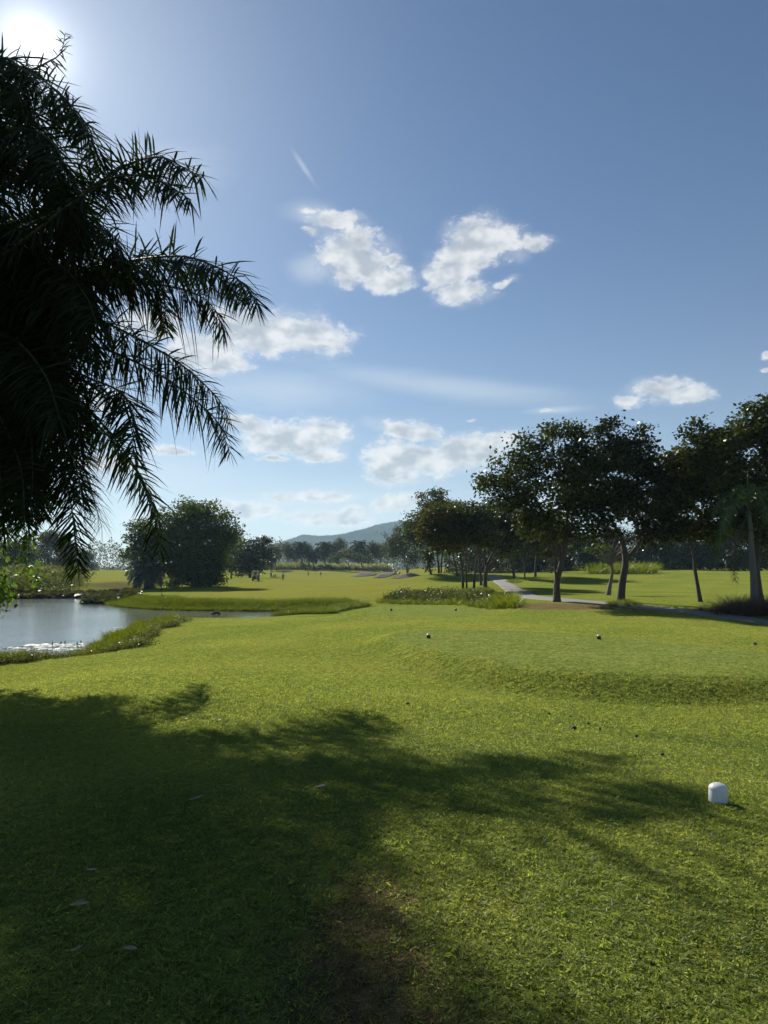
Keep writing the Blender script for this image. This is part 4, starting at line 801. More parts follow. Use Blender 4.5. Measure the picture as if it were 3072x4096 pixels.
tl = np.clip(.15 + .5 * patch + rg.normal(0, .16, len(xl)), 0, 1)
mk = ground_at(2872, 3210); am = rg.uniform(0, 6.283, 90); rm = .058 + rg.uniform(0, .05, 90)
xl, yl, tl, inworn = np.r_[xl, mk[0] + rm * np.cos(am)], np.r_[yl, mk[1] + rm * np.sin(am)], np.r_[tl, rg.uniform(.2, .8, 90)], np.r_[inworn, np.zeros(90, bool)]
scatter('lawn_grass', 'short broad bladed lawn grass covering the foreground', 'grass', np.c_[xl, yl, H(xl, yl) - .004], lawn_src, np.clip((yl / 3.2) ** .2, .8, 1.3) * rg.uniform(.7, 1.25, len(xl)) * np.where(inworn, .7, 1), tl, rg, .2)
M_STRAW = leafmat('dead_blade', (0.06, 0.042, 0.022), (0.12, 0.09, 0.055), 0.2, gloss=.01, kind='INSTANCER')
straw = [source('dead_tuft', blades(rg, 6, .03, .0022, .03, 1.5, .1), M_STRAW) for _ in range(3)]
nS = 1500; xs = rg.normal(-.05, .30, nS); ysd = rg.normal(2.75, .45, nS); ok = ysd > 1.5; xs, ysd = xs[ok], ysd[ok]
scatter('dead_grass', 'dry pale grass stems on the worn patch in front', 'dead grass', np.c_[xs, ysd, H(xs, ysd)], straw, rg.uniform(.6, 1.2, len(xs)), rg.uniform(0, 1, len(xs)), rg, .25)
# mid-distance lawn texture: larger, sparser tufts
mid_src = [source('turf_tuft', blades(rg, 12, .032, .010, .09, 1.3, .5, 1), M_GRASS) for _ in range(4)]
nM = 100000; ym = 9 * (45 / 9) ** rg.uniform(0, 1, nM); xm = rg.uniform(-1, 1, nM) * (.62 * ym + 1)
ok = (sdf(POND, xm, ym) > 1.2) & (sdf(TEE1, xm, ym) > .1) & (sdf(TEE2, xm, ym) > .1) & (sdf(DIRT, xm, ym) > -.3)
dpath = np.min(np.hypot(xm[:, None] - pc[None, ::4, 0], ym[:, None] - pc[None, ::4, 1]), 1); ok &= dpath > 1.6
xm, ym = xm[ok], ym[ok]
scatter('turf_tufts', 'slightly longer tufts in the mown turf round the tees', 'grass', np.c_[xm, ym, H(xm, ym) - .01], mid_src, rg.uniform(.6, 1.1, len(xm)), np.clip(rg.normal(.75, .2, len(xm)), 0, 1), rg, .2)

def strip(polypx, n, rnd):       # random ground points inside a pixel outline on the terrain
    pw = poly_px(polypx); lo, hi = pw.min(0), pw.max(0); q = rnd.uniform(lo, hi, (n * 4, 2)); q = q[sdf(pw, q[:, 0], q[:, 1]) < 0][:n]
    z = H(q[:, 0], q[:, 1]); return np.c_[q, np.maximum(z, WATER_Z - .05)]
reed_src = [source('bank_tuft', blades(rg, 16, .42, .016, .14, .75, .7, 3), M_REED) for _ in range(4)]
brush_src = []
for _ in range(3):
    gg = Geo(); leaves(gg, rg.normal(0, .16, (60, 3)) * [1, 1, .7] + [0, 0, .2], .09, rg); brush_src.append(source('brush_clump', gg, M_BRUSH))
def band(n, lo, hi, xlim, ylim, rnd):   # points in a band round the pond's edge
    q = rnd.uniform([xlim[0], ylim[0]], [xlim[1], ylim[1]], (n, 2)); s_ = sdf(POND, q[:, 0], q[:, 1]); ok = (s_ > lo) & (s_ < hi + .5 * np.sin(q[:, 0] * .9) + .4 * np.sin(q[:, 1] * 1.3)); q = q[ok]
    return np.c_[q, np.maximum(H(q[:, 0], q[:, 1]), WATER_Z - .03)]
p = band(60000, -.25, 1.9, (-22, 0), (17, 44), rg); p = p[p[:, 0] / p[:, 1] < -.29]; scatter('near_bank_grass', 'tall green grass along the near shore of the pond', 'grass', p, reed_src, rg.uniform(.5, 1.35, len(p)) * (.75 + .3 * np.sin(p[:, 0] * 1.7) * np.sin(p[:, 1] * 1.3)), rg.uniform(.2, 1, len(p)), rg, .2)
p = band(9000, 1.0, 2.3, (-22, -8), (17, 40), rg); scatter('shore_weeds', 'shiny low weeds edging the near pond grass', 'weeds', p, brush_src, rg.uniform(.4, .8, len(p)), rg.uniform(.3, 1, len(p)), rg, .3)
p = band(60000, -.3, 3.6, (-42, -1), (46, 70), rg); p = p[p[:, 1] > 50 - .1 * p[:, 0] * 0]; scatter('far_bank_grass', 'long grass and weeds on the far side of the pond arm', 'grass', p, reed_src, rg.uniform(.6, 1.2, len(p)), rg.uniform(.1, .9, len(p)), rg, .15)
p = strip([(1500,2412),(1540,2395),(1620,2385),(1800,2388),(1960,2395),(2070,2400),(2075,2422),(2000,2440),(1850,2424),(1650,2418)], 1500, rg); scatter('tall_grass', 'tall unmown grass clump between the second tee and the grove', 'grass', p, reed_src, rg.uniform(.5, 1.3, len(p)), rg.uniform(.1, .9, len(p)), rg, .15)
p = strip([(1540,2405),(1600,2388),(1800,2388),(1960,2400),(1900,2412),(1650,2408)], 420, rg); scatter('tall_weeds', 'dark leafy weeds growing in the unmown grass', 'weeds', p + [0, 0, .05], brush_src, rg.uniform(.9, 1.7, len(p)), rg.uniform(0, .6, len(p)), rg, .3)
p = strip([(2360,2296),(2380,2289),(2620,2288),(2610,2296)], 500, rg); scatter('pale_reeds', 'pale tall grass under the trees behind the right green', 'grass', p, reed_src, rg.uniform(3.0, 5.0, len(p)), rg.uniform(.5, 1, len(p)), rg, .1)
M_PALE = leafmat('straw_reed', (0.13, 0.13, 0.07), (0.25, 0.24, 0.14), .3, gloss=.06, kind='INSTANCER'); pale_src = [source('pale_tuft', blades(rg, 16, .42, .03, .14, .5, .5, 3), M_PALE) for _ in range(3)]
q = np.c_[(rg.uniform(960, 1560, 1500) - 1536) / F * 318, rg.uniform(308, 328, 1500)]; scatter('dry_reeds', 'dry reeds between the trunks of the far trees', 'reeds', np.c_[q, H(q[:, 0], q[:, 1])], pale_src, rg.uniform(4, 9, 1500), rg.uniform(0, 1, 1500), rg, .1)
for nm, lb, poly, n, sc in (('tree_foot_grass', 'green grass tuft round the foot of the forked tree', [(2420,2418),(2500,2402),(2570,2420),(2540,2428),(2450,2426)], 260, .7), ('grove_foot_grass', 'grassy rim round the feet of the near grove trunks', [(1815,2366),(1880,2355),(1960,2352),(1985,2368),(1900,2380),(1830,2376)], 420, .8), ('bank_tree_grass', 'grass tuft at the foot of the mulched tree right of the path', [(2025,2330),(2060,2318),(2095,2328),(2060,2334)], 160, .9)):
    p = strip(poly, n, rg); scatter(nm, lb, 'grass', p, reed_src, rg.uniform(.5, 1, len(p)) * sc, rg.uniform(.2, .8, len(p)), rg, .2)
p = strip([(1985,2434),(2000,2402),(2060,2400),(2074,2432)], 170, rg); scatter('reed_tuft', 'bright green reed tuft at the right end of the unmown grass', 'reeds', p, reed_src, rg.uniform(1.1, 1.9, len(p)), rg.uniform(.7, 1, len(p)), rg, .12)
# left bank brush and lotus
p = strip([(0,2360),(60,2320),(150,2300),(270,2315),(330,2345),(300,2362),(150,2372),(20,2380)], 900, rg); scatter('bank_brush', 'brown green brush on the far left pond bank', 'brush', p + [0, 0, .15], brush_src, rg.uniform(2.5, 6.5, len(p)), rg.uniform(0, 1, len(p)), rg, .2)
M_LOTUS = leafmat('lotus_leaf', (0.030, 0.036, 0.014), (0.085, 0.080, 0.030), .2, gloss=.10, grough=.3, kind='INSTANCER')
pad = Geo(); a = np.linspace(0, 6.283, 13)[:-1]; pad.add(np.vstack([[0, 0, -.03], np.c_[np.cos(a), np.sin(a), .05 * np.sin(a * 3)] * .5]), None, [(0, 1 + i, 1 + (i + 1) % 12) for i in range(12)]); pad_src = [source('lotus_pad', pad, M_LOTUS)]
q = np.c_[rg.uniform(-50, -22, 14000), rg.uniform(68, 96, 14000)]; s_ = sdf(POND, q[:, 0], q[:, 1]); ok = (s_ > -2.0) & (s_ < 3.2) & (q[:, 0] < -24); q = q[ok]
scatter('lotus_bed', 'dark bed of lotus leaves along the far shore of the pond', 'lotus bed', np.c_[q, np.maximum(H(q[:, 0], q[:, 1]), WATER_Z) + rg.uniform(.03, .5, len(q))], pad_src, rg.uniform(.35, .9, len(q)), rg.uniform(0, 1, len(q)), rg, .5)
M_LILY = simple('lily_pad', (0.10, 0.11, 0.06), .22, .3, 8)
lp = Geo(); lp.add(np.vstack([[0, 0, 0.004], np.c_[np.cos(a), np.sin(a), 0 * a] * .5]), None, [(0, 1 + i, 1 + (i + 1) % 12) for i in range(11)]); lily_src = [source('lily_leaf', lp, M_LILY)]
def lilies(nm, lb, polypx, n):
    pw = np.array([on_plane(x_, y_, WATER_Z) for x_, y_ in polypx]); lo, hi = pw.min(0), pw.max(0); q = rg.uniform(lo, hi, (n * 4, 2)); q = q[sdf(pw, q[:, 0], q[:, 1]) < 0][:n]
    q = q[np.sin(q[:, 1] * 4.1 + .5 * q[:, 0]) + rg.normal(0, .5, len(q)) > -.3]
    scatter(nm, lb, 'water lilies', np.c_[q, np.full(len(q), WATER_Z + .006)], lily_src, rg.uniform(.12, .30, len(q)), rg.uniform(0, 1, len(q)), rg, .05)
lilies('water_lilies', 'floating lily pads glinting white near the close shore', [(0,2592),(120,2578),(250,2574),(400,2576),(420,2592),(300,2603),(120,2600)], 900)
lilies('shore_lilies', 'small glinting patch of lily pads at the bend of the shore', [(440,2514),(500,2506),(560,2507),(545,2525),(480,2560),(450,2548)], 400)
# purple fountain grass at the palm's foot
M_PURPLE = leafmat('fountain_grass', (0.060, 0.038, 0.034), (0.17, 0.11, 0.09), .3, gloss=.06, kind='INSTANCER'); pur = [source('fountain_tuft', blades(rg, 30, .8, .014, .2, .8, .7, 3), M_PURPLE) for _ in range(3)]
fg = on_ground(P(3040, 2456, 35.0)); q = fg[:2] + rg.normal(0, 1, (170, 2)) * [1.1, .6]; scatter('fountain_grass', 'purple brown fountain grass bed at the foot of the foxtail palm', 'ornamental grass', np.c_[q, H(q[:, 0], q[:, 1])], pur, rg.uniform(.8, 1.35, len(q)), rg.uniform(0, 1, len(q)), rg, .15)
# ------------------------------------------------------------------ small things
M_WHITE = simple('white_plastic', (0.70, 0.71, 0.71), .38, .12, 22); M_BLACK = simple('black_plastic', (0.022, 0.020, 0.018), .4, .2); M_YELLOW = simple('cream_plastic', (0.62, 0.55, 0.30), .35, .1)
def marker(label, p, r, h, m1, m2, tilt=(0, 0)):
    o = empty('tee_marker', p); tag(o, label, 'tee marker', 'tee markers'); o.rotation_euler = (tilt[0], tilt[1], 0.4)
    g = Geo(); lathe(g, [(0, -.03), (r * .97, -.03), (r * .98, 0), (r, h * .30), (r * .99, h * .66), (r * .985, h * .67)], 28); g.build('body', m1, o)
    g = Geo(); t = np.linspace(0, math.pi / 2, 9); lathe(g, [(r * .99, h * .655), (r * 1.02, h * .66)] + [(r * 1.02 * math.cos(a), h * .68 + (h * .32) * math.sin(a)) for a in t], 28); g.build('dome_cap', m2, o); return o
marker('white domed tee marker on the grass at lower right', ground_at(2872, 3210), .058, .125, M_WHITE, M_WHITE, (.02, .06))
for (a, b_, r, lb) in ((1714,2553,.055,'black tee marker at the left end of the nearer raised tee'),(2396,2557,.055,'dark tee marker at the right of the nearer raised tee'),(1565,2443,.06,'tiny dark tee marker at the left of the further tee'),(1823,2443,.06,'tiny dark tee marker at the right of the further tee')):
    marker(lb, ground_at(a, b_), r, .125, M_BLACK, M_YELLOW if b_ > 2500 else M_BLACK)

M_DEAD = simple('fallen_leaf', (0.22, 0.18, 0.115), .6, .25, 40)
M_DEADD = simple('brown_fallen_leaf', (0.20, 0.15, 0.09), .7, .3, 40)
rl = rng(600)
for (a, b_, L, rz, mt, lb) in ((524,3826,.085,-.25,M_DEAD,'pale curled leaf, lower right of the two near the bottom edge'),(307,3829,.062,.75,M_DEAD,'short pale leaf, lower left near the bottom edge'),(312,3642,.10,.5,M_DEAD,'broad pale leaf lying alone in the shade at lower left'),(366,3504,.07,.1,M_DEAD,'thin pale leaf above the broad one in the shade'),
    (791,3212,.12,.15,M_DEADD,'long dull leaf in the middle of the palm shadow'),(986,3122,.05,.0,M_DEAD,'small pale leaf in the upper palm shadow'),(1288,3162,.12,.12,M_DEAD,'long pale leaf right of centre in the palm shadow'),(1469,3204,.04,-.8,M_DEAD,'small pale leaf beside the long pale one'),
    (588,3103,.06,.8,M_DEADD,'brown leaf standing on edge in the left shadow'),(316,3014,.04,0,M_DEADD,'tiny leaf in the upper left shadow'),(872,2888,.10,.1,M_DEAD,'pale leaf at the sunny notch of the shadow'),(746,2884,.06,.0,M_DEAD,'little leaf left of the sunny notch leaf'),
    (1914,2996,.06,-.2,M_DEAD,'whitish leaf lying in the sunlit grass'),(1571,3258,.05,1.2,M_DEAD,'upright pale leaf near the right rim of the palm shadow'),(1030,2690,.05,.3,M_DEADD,'tiny brown leaf on the sunny slope above the shadow')):
    p = ground_at(a, b_); g = Geo(); n = 7; t = np.linspace(0, 1, n); L *= .8; wv = L * .14 * np.sin(math.pi * np.clip(t * .97 + .02, 0, 1)) ** .8; zc = .030 + L * .16 * (t - .5) ** 2 * 4 * rl.uniform(.3, 1)
    bend = L * .12 * np.sin(t * math.pi); V = []
    for i in range(n): V += [((t[i] - .5) * L, bend[i] + wv[i], zc[i] + .25 * wv[i]), ((t[i] - .5) * L, bend[i], zc[i]), ((t[i] - .5) * L, bend[i] - wv[i], zc[i] + .25 * wv[i])]
    g.add(V, [(3 * i + k, 3 * i + k + 1, 3 * i + k + 4, 3 * i + k + 3) for i in range(n - 1) for k in (0, 1)])
    o = g.build('fallen_leaf', mt, None, p); o.rotation_euler = (rl.normal(.25, .1), rl.normal(0, .1), rz); tag(o, lb, 'leaf', 'fallen leaves on the lawn')
M_CLOD = simple('dark_clod', (0.05, 0.038, 0.022), .9, .3, 60, bump=.5)
for q, (a, b_, w_, lb) in enumerate(((1630,2821,.07,'dark clod by the tip of the palm shadow'),(2196,2862,.06,'dark clod, first of the scatter in the valley'),(2282,2873,.05,'flat dark clod right of the first in the valley'),(2324,2872,.04,'small dark clod beside the flat one in the valley'),(2353,2903,.06,'dark clod above the scuffed patch'),(2296,2921,.09,'scuffed dark patch, widest of the clods'),(2400,2925,.05,'dark clod right of the scuffed patch'),(2545,2954,.06,'rounded dark clod right of the others'),(2649,3029,.05,'pale dull clod nearest the white tee marker'),(3020,2580,.12,'brown twig litter behind the tee at the right edge'))):
    w_ *= .75; p = ground_at(a, b_); g = Geo(); rc = rng(700 + q); th = np.linspace(0, 6.283, 11)[:-1]; V = [[0, 0, w_ * .42]]
    for rr_, z in ((.5, .38), (.9, .18), (1.0, -.15)): V += [[math.cos(x_) * w_ * .5 * rr_ * rc.uniform(.75, 1.2), math.sin(x_) * w_ * .4 * rr_ * rc.uniform(.75, 1.2), w_ * z * rc.uniform(.7, 1.2)] for x_ in th]
    g.add(V, [(1 + l * 10 + i, 1 + l * 10 + (i + 1) % 10, 11 + l * 10 + (i + 1) % 10, 11 + l * 10 + i) for l in (0, 1) for i in range(10)][::1], [(0, 1 + (i + 1) % 10, 1 + i) for i in range(10)]); tag(g.build('dirt_clod', M_CLOD, None, p + [0, 0, .025]), lb, 'clod', 'clods scattered on the turf')

# flag on the right green
p = on_ground(P(2905, 2292, 127)); o = empty('golf_flag', p); tag(o, 'white flag on a thin pole on the right green', 'flag')
g = Geo(); tube(g, [(0, 0, -.1), (0, 0, 2.15)], [.022, .018], 8); g.build('pole', simple('flag_pole', (.55, .5, .35), .5), o)
g = Geo(); V = []; 
for i in range(6):
    f_ = i / 5; V += [(-.30 * f_ * (1 - .2 * f_), .05 * math.sin(f_ * 5), 2.13 - .28 * f_ * .5), (-.24 * f_, .05 * math.sin(f_ * 5 + .6), 1.62 - .34 * f_ * .2)]
g.add(V, [(2 * i, 2 * i + 1, 2 * i + 3, 2 * i + 2) for i in range(5)]); g.build('cloth', simple('flag_cloth', (.75, .72, .66), .8), o)
# stakes by the date palm
M_STAKE = simple('stake_wood', (0.09, 0.07, 0.05), .9, .3)
for (x0, y0, x1, y1, lb) in ((643,2364,650,2302,'leaning wooden stake nearest the spiky palm'),(665,2363,669,2318,'second wooden stake left of the large tree'),(680,2360,684,2316,'thin stake third from the spiky palm'),(686,2359,687,2322,'short thin stake closest to the large tree'),(302,2323,303,2286,'lone post on the far left bank below the hanging frond')):
    b_ = ground_at(x0, y0 + 1); t_p = P(x1, y1, b_[1]) - b_; g = Geo(); tube(g, [[0, 0, -.2], t_p * .5 + [.02, 0, 0], t_p], [.06, .055, .045], 6); tag(g.build('wooden_stake', M_STAKE, None, b_), lb, 'stake', 'stakes on the pond banks')
g = Geo(); box(g, (0, 0, .3), (.2, .1, .75), 0, .2, .02); tag(g.build('distance_post', M_BLACK, None, ground_at(1702, 2286)), 'short dark post on the mound behind the right bunker', 'post')
# lotus buds standing in the lily patch
M_BUD = simple('lotus_bud', (0.05, 0.045, 0.035), .7)
for (a, y0, y1, lb) in ((209,2592,2568,'leftmost dark bud standing in the lily patch'),(243,2587,2566,'second dark bud in the lily patch'),(259,2588,2563,'tallest dark bud in the lily patch'),(308,2585,2567,'dark bud right of the tallest in the lily patch'),(323,2583,2562,'rightmost dark bud in the lily patch'),(522,2508,2494,'lone dark bud at the bend of the shore')):
    xy = on_plane(a, y0, WATER_Z); h = P(a, y1, xy[1])[2] - WATER_Z; o = empty('lotus_bud', (*xy, WATER_Z)); tag(o, lb, 'lotus bud', 'buds standing in the water')
    g = Geo(); tube(g, [(0, 0, -.1), (.01, 0, h * .55)], .008, 5); g.build('stem', M_BUD, o)
    g = Geo(); lathe(g, [(0, h * .5), (.022, h * .6), (.028, h * .75), (.02, h * .92), (0, h)], 8); g.build('bud', M_BUD, o)
# log snag in the pond arm and the bird
xy = on_plane(862, 2457, WATER_Z); g = Geo(); rs = rng(55)
tube(g, [(-.55, 0, -.1), (-.25, .05, .16), (.05, 0, .27), (.25, 0, .20), (.42, .05, -.12)], [.05, .09, .11, .09, .05], 8); tube(g, [(-.1, 0, .2), (-.16, 0, .42), (-.2, 0, .52)], [.05, .03, .01], 5); tube(g, [(.02, 0, .25), (.05, 0, .45)], [.04, .012], 5)
tag(g.build('snag', M_STAKE, None, (*xy, WATER_Z - .12)), 'dark snag with stubs sticking out of the pond arm', 'snag')
b_ = ground_at(650, 2398); o = empty('wading_bird', b_); tag(o, 'small dark long necked bird standing on the far bank grass', 'bird'); M_BIRD = simple('bird_plumage', (.04, .035, .03), .7)
g = Geo(); tube(g, [(-.22, 0, .30), (-.10, 0, .33), (.04, 0, .38), (.12, 0, .45), (.13, 0, .56), (.10, 0, .66), (.13, 0, .72), (.17, 0, .72), (.26, 0, .70)], [.015, .07, .085, .055, .028, .022, .032, .022, .003], 8); g.build('body', M_BIRD, o)
for s_ in (-.03, .03): g = Geo(); tube(g, [(0, s_, .34), (.02, s_, .16), (0, s_, 0), (.06, s_, 0)], [.012, .008, .008, .005], 5); g.build('leg', M_BIRD, o)
o.rotation_euler[2] = 2.6; o.scale = (1.0, 1.0, 1.0)

# ---- people: one skinned body each, in the pose the photograph shows
def skinmat(name, shirt, legs, z1, z2, skin=(0.30, 0.19, 0.13), shorts=None):
    m, n, out = mat(name); b = n.new('ShaderNodeBsdfPrincipled'); b.inputs['Roughness'].default_value = .8; a = n.attr('zone').outputs['Fac']
    c = n.mix(n.math('GREATER_THAN', a, .5), C4(legs), C4(shirt)); c = n.mix(n.math('GREATER_THAN', a, 1.5), c, C4(skin)); c = n.mix(n.math('GREATER_THAN', a, 2.5), c, C4((.02, .02, .02)))
    n.link(c, b.inputs['Base Color']); n.link(b.outputs[0], out.inputs[0]); return m
def person(label, base, J, rz, shirt, legs, cap=None, bare_legs=False, scale=1.0, group='golfers'):
    """J: joint positions; a tapered continuous surface is lofted limb by limb and fused by remeshing"""
    root = empty('person', base, rz); tag(root, label, 'person', group); root.scale = (scale,) * 3
    V3 = {k: np.array(v, float) for k, v in J.items()}
    bm = bmesh.new(); lay = bm.verts.layers.skin.verify(); vs = {}
    R = dict(pel=.13, spine=.13, chest=.15, neck=.06, head=.095, top=.07, shL=.075, elL=.05, wrL=.035, haL=.04, shR=.075, elR=.05, wrR=.035, haR=.04, hiL=.10, knL=.068, anL=.045, toL=.04, hiR=.10, knR=.068, anR=.045, toR=.04)
    for k, r in R.items():
        v = bm.verts.new(V3[k]); v[lay].radius = (r, r); v[lay].use_root = (k == 'pel'); vs[k] = v
    for a, b in (('pel', 'spine'), ('spine', 'chest'), ('chest', 'neck'), ('neck', 'head'), ('head', 'top'), ('chest', 'shL'), ('shL', 'elL'), ('elL', 'wrL'), ('wrL', 'haL'), ('chest', 'shR'), ('shR', 'elR'), ('elR', 'wrR'), ('wrR', 'haR'), ('pel', 'hiL'), ('hiL', 'knL'), ('knL', 'anL'), ('anL', 'toL'), ('pel', 'hiR'), ('hiR', 'knR'), ('knR', 'anR'), ('anR', 'toR')):
        bm.edges.new((vs[a], vs[b]))
    me = bpy.data.meshes.new('person_body'); bm.to_mesh(me); bm.free(); names = list(R)
    zone = [1.0 if k in ('spine', 'chest', 'shL', 'shR', 'elL', 'elR', 'neck') else 2.0 if k in ('head', 'wrL', 'wrR', 'haL', 'haR') else 3.0 if k in ('top', 'toL', 'toR') else 2.0 if bare_legs and k in ('knL', 'knR', 'anL', 'anR') else 0.0 for k in names]
    body = link(bpy.data.objects.new('body', me), root)
    md = body.modifiers.new('skin', 'SKIN'); md.use_smooth_shade = True; body.modifiers.new('sub', 'SUBSURF').render_levels = 1
    dg = bpy.context.evaluated_depsgraph_get(); ev = bpy.data.meshes.new_from_object(body.evaluated_get(dg)); body.modifiers.clear(); body.data = ev
    co = np.empty(len(ev.vertices) * 3); ev.vertices.foreach_get('co', co); co = co.reshape(-1, 3); jp = np.array([V3[k] for k in names]); rr_ = np.array([R[k] for k in names])
    near = (np.linalg.norm(co[:, None] - jp[None], axis=-1) - rr_).argmin(1); a = ev.attributes.new('zone', 'FLOAT', 'POINT'); a.data.foreach_set('value', np.array(zone, np.float32)[near])
    ev.materials.clear(); ev.materials.append(skinmat('clothes', shirt, legs, 0, 0))
    if cap:
        g = Geo(); t = np.linspace(0, math.pi / 2, 6); lathe(g, [(.16, .0), (.115, .0)] + [(.112 * math.cos(x_), .10 * math.sin(x_)) for x_ in t], 14); hc = g.build('cap', simple('cap_cloth', cap, .8), root); d = norm(V3['top'] - V3['head']); hc.location = tuple(V3['head'] + d * .04); hc.rotation_euler = Vector(d).to_track_quat('Z', 'Y').to_euler()
    return root
def pose(**kw):
    J = dict(pel=(0,0,.95), spine=(0,.01,1.12), chest=(0,.01,1.34), neck=(0,.02,1.5), head=(0,.04,1.6), top=(0,.045,1.72), shL=(-.19,0,1.42), elL=(-.27,-.02,1.14), wrL=(-.27,.06,.9), haL=(-.265,.09,.80), shR=(.19,0,1.42), elR=(.27,-.02,1.14), wrR=(.27,.06,.9), haR=(.265,.09,.80),
             hiL=(-.10,0,.90), knL=(-.11,.03,.50), anL=(-.11,-.01,.08), toL=(-.13,.15,.035), hiR=(.10,0,.90), knR=(.11,.03,.50), anR=(.11,-.01,.08), toR=(.13,.15,.035)); J.update(kw); return J
def walk(): return pose(knL=(-.08,.16,.52), anL=(-.08,.18,.08), toL=(-.09,.33,.04), knR=(.08,.02,.50), anR=(.08,-.24,.12), toR=(.09,-.12,.035), elR=(.29,.02,1.14), wrR=(.31,.14,.92), haR=(.31,.18,.84), elL=(-.27,-.12,1.15), wrL=(-.27,-.12,.92), haL=(-.27,-.1,.84))
def bend(): return pose(pel=(0,-.12,.92), spine=(0,.05,1.05), chest=(0,.27,1.15), neck=(0,.42,1.2), head=(0,.52,1.2), top=(0,.62,1.17), shL=(-.18,.32,1.12), elL=(-.20,.42,.86), wrL=(-.08,.52,.68), haL=(-.03,.55,.60), shR=(.18,.32,1.12), elR=(.20,.42,.86), wrR=(.08,.52,.68), haR=(.03,.55,.60), hiL=(-.11,-.10,.88), hiR=(.11,-.10,.88), knL=(-.14,.04,.48), knR=(.14,.04,.48), anL=(-.15,-.02,.08), anR=(.15,-.02,.08), toL=(-.17,.14,.035), toR=(.17,.14,.035))
def stoop(): return pose(spine=(0,.04,1.12), chest=(0,.12,1.32), neck=(0,.2,1.45), head=(0,.27,1.52), top=(0,.33,1.62), shL=(-.17,.12,1.37), shR=(.17,.12,1.37), elL=(-.19,.2,1.1), elR=(.19,.2,1.1), wrL=(-.06,.3,.92), wrR=(.06,.3,.92), haL=(-.02,.32,.84), haR=(.02,.32,.84))
def akimbo(): return pose(elL=(-.38,-.05,1.2), wrL=(-.22,.06,1.02), haL=(-.16,.08,.99), elR=(.36,-.04,1.17), wrR=(.24,.1,.97), haR=(.18,.12,.95))
def sit(): return pose(pel=(0,-.1,.55), spine=(0,-.12,.75), chest=(0,-.1,.97), neck=(0,-.07,1.13), head=(0,-.04,1.24), top=(0,-.03,1.36), shL=(-.19,-.1,1.05), shR=(.19,-.1,1.05), elL=(-.24,.05,.83), elR=(.24,.05,.83), wrL=(-.15,.28,.85), wrR=(.15,.28,.85), haL=(-.12,.36,.88), haR=(.12,.36,.88), hiL=(-.1,-.05,.53), hiR=(.1,-.05,.53), knL=(-.13,.36,.56), knR=(.13,.36,.56), anL=(-.13,.42,.16), anR=(.13,.42,.16), toL=(-.13,.58,.12), toR=(.13,.58,.12))
W_, D_, GY_ = (.70, .66, .66), (.02, .02, .024), (.25, .25, .26)
person('golfer in a pale shirt and dark trousers walking up the fairway', ground_at(1132, 2322), walk(), .2, W_, D_, None)
person('dark dressed golfer stooping near the crest of the far rise', on_ground(P(1233, 2304, 262)), stoop(), 2.4, D_, D_, D_)
person('dark dressed golfer standing hands on hips on the far green', on_ground(P(1283, 2308, 256)), akimbo(), .6, D_, GY_, D_)
person('golfer in a white top bending over between the bunkers', on_ground(P(1524, 2295, 214)), bend(), -1.5, W_, D_, W_)
person('golfer standing beside the golf cart near the bunkers', on_ground(P(1568, 2298, 212)), akimbo(), 2.9, GY_, D_, None, True)
person('dark dressed golfer standing at the side of the left golf cart', on_ground(P(1036, 2324, 174)), pose(), 1.2, D_, D_, D_)
person('dark figure standing beside the parked golf bags on the left', on_ground(P(1084, 2312, 218)), pose(), .4, D_, D_, D_)

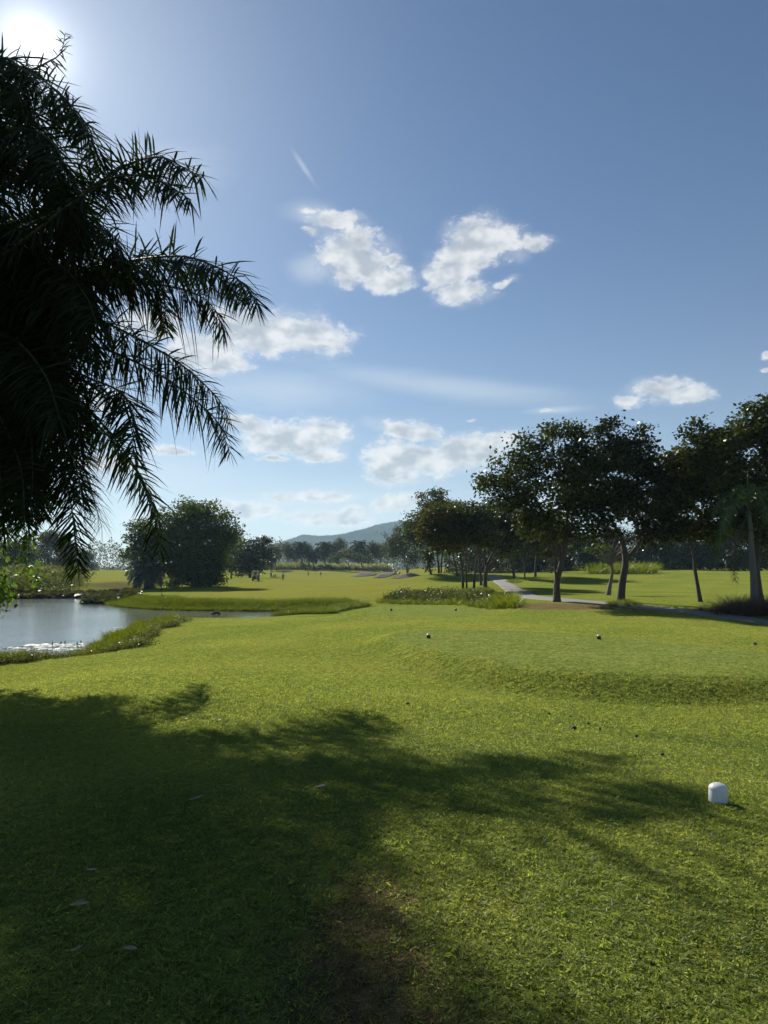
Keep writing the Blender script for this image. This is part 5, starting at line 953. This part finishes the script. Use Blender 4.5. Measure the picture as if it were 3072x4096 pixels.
M_CART = simple('cart_paint', (.05, .055, .06), .35, .1); M_CREAM = simple('cart_roof', (.72, .70, .62), .4, .05); M_SEAT = simple('cart_seat', (.55, .50, .42), .6, .1); M_TYRE = simple('tyre', (.02, .02, .02), .8, .2); M_METAL = simple('cart_metal', (.4, .4, .4), .35, .1, metal=.8)
def cart(label, base, rz):
    o = empty('golf_cart', base, rz); tag(o, label, 'golf cart', 'golf carts')           # front faces +y
    g = Geo(); V = np.array([(-1.15, .42), (-1.15, .85), (-.55, .88), (-.5, .45), (.45, .35), (.75, .75), (1.05, .70), (1.2, .45), (1.2, .30), (-1.1, .28)])
    n = len(V); W2 = .58; VV = [(s_ * W2, y, z) for s_ in (-1, 1) for y, z in V]; g.add(VV, [(i, (i + 1) % n, n + (i + 1) % n, n + i) for i in range(n)])
    for s_ in (0, 1):
        tr = [(0, 1, 2), (0, 2, 3), (0, 3, 9), (9, 3, 4), (9, 4, 8), (4, 5, 6), (4, 6, 7), (4, 7, 8)]; g.add([(VV[i + s_ * n]) for i in range(n)], None, tr)
    g.build('body', M_CART, o, smooth=False)
    g = Geo(); box(g, (0, -.35, .62), (1.1, .5, .16), 0, 0, .05); g.build('seat', M_SEAT, o); g = Geo(); box(g, (0, -.62, .95), (1.1, .12, .45), 0, 0, .05); g.build('backrest', M_SEAT, o)
    g = Geo(); box(g, (0, -.1, 1.84), (1.2, 1.75, .09), 0, 0, .04); g.build('roof', M_CREAM, o)
    for x_ in (-.54, .54):
        for y0, y1 in ((.72, .62), (-.72, -.82)): g = Geo(); tube(g, [(x_, y0, .7), (x_, y1, 1.82)], .022, 6); g.build('post', M_METAL, o)
        for y0 in (.85, -.8):
            g = Geo(); tube(g, [(x_ - .1, y0, .23), (x_ + .1, y0, .23)], .23, 16); wl = g.build('wheel', M_TYRE, o); g = Geo(); tube(g, [(x_ - .11, y0, .23), (x_ + .11, y0, .23)], .11, 12); g.build('hub', M_METAL, wl)
    g = Geo(); tube(g, [(-.25, .55, .72), (-.25, .3, .98)], .02, 6); th = np.linspace(0, 6.283, 13); tube(g, np.c_[-.25 + .17 * np.cos(th), .3 + .10 * np.sin(th), .98 + .14 * np.sin(th)], .015, 5, cap=False); g.build('steering_wheel', M_BLACK, o)
    for x_, mm in ((-.25, M_BLACK), (.25, M_SEAT)):
        g = Geo(); tube(g, [(x_, -1.08, .45), (x_, -1.18, 1.2)], [.13, .12], 10); bg_ = g.build('golf_bag', mm, o); g = Geo()
        for k in range(4): tube(g, [(x_ + .05 * (k - 1.5), -1.17, 1.1), (x_ + .07 * (k - 1.5), -1.22, 1.38)], [.008, .028], 5)
        g.build('clubs', M_METAL, bg_)
    return o
cart('golf cart with pale roof seen from behind left of the walking golfer', ground_at(1023, 2323), .1)
c2 = on_ground(P(1584, 2299, 212)); cart('golf cart with driver side on behind the right bunkers', c2, -1.25)
person('driver in dark clothes seated in the golf cart by the bunkers', c2 + [-.1, .25, .1], sit(), -1.25, D_, D_, D_)
for x_, lb in ((1094, 'left of two golf bags on trolleys left of the walking golfer'), (1101, 'right of two golf bags on trolleys left of the walking golfer')):
    o = empty('golf_trolley', on_ground(P(x_, 2312, 218))); tag(o, lb, 'golf trolley', 'golf bags on trolleys'); g = Geo(); tube(g, [(0, 0, .2), (.1, .2, 1.2)], [.17, .15], 10); g.build('bag', M_BLACK, o); g = Geo(); tube(g, [(-.05, -.1, .1), (.1, .1, .9), (.2, .4, 1.15)], .02, 5); g.build('frame', M_METAL, o)
    for s_ in (-.3, .3): g = Geo(); tube(g, [(s_ - .03, 0, .16), (s_ + .03, 0, .16)], .16, 12); g.build('wheel', M_TYRE, o)
# air
g = Geo(); box(g, (0, 1300, 105), (9000, 3600, 216)); hz = g.build('haze', None or simple('haze_tmp', (1, 1, 1)), smooth=False)
m, n, out = mat('haze_air'); pv = n.new('ShaderNodeVolumePrincipled'); pv.inputs['Color'].default_value = (0.52, 0.76, 1.0, 1); pv.inputs['Density'].default_value = 0.00013; pv.inputs['Anisotropy'].default_value = 0.3
n.link(pv.outputs[0], out.inputs['Volume']); hz.data.materials.clear(); hz.data.materials.append(m); tag(hz, 'thin pale air that fades the far trees and hill', 'haze', kind='stuff')
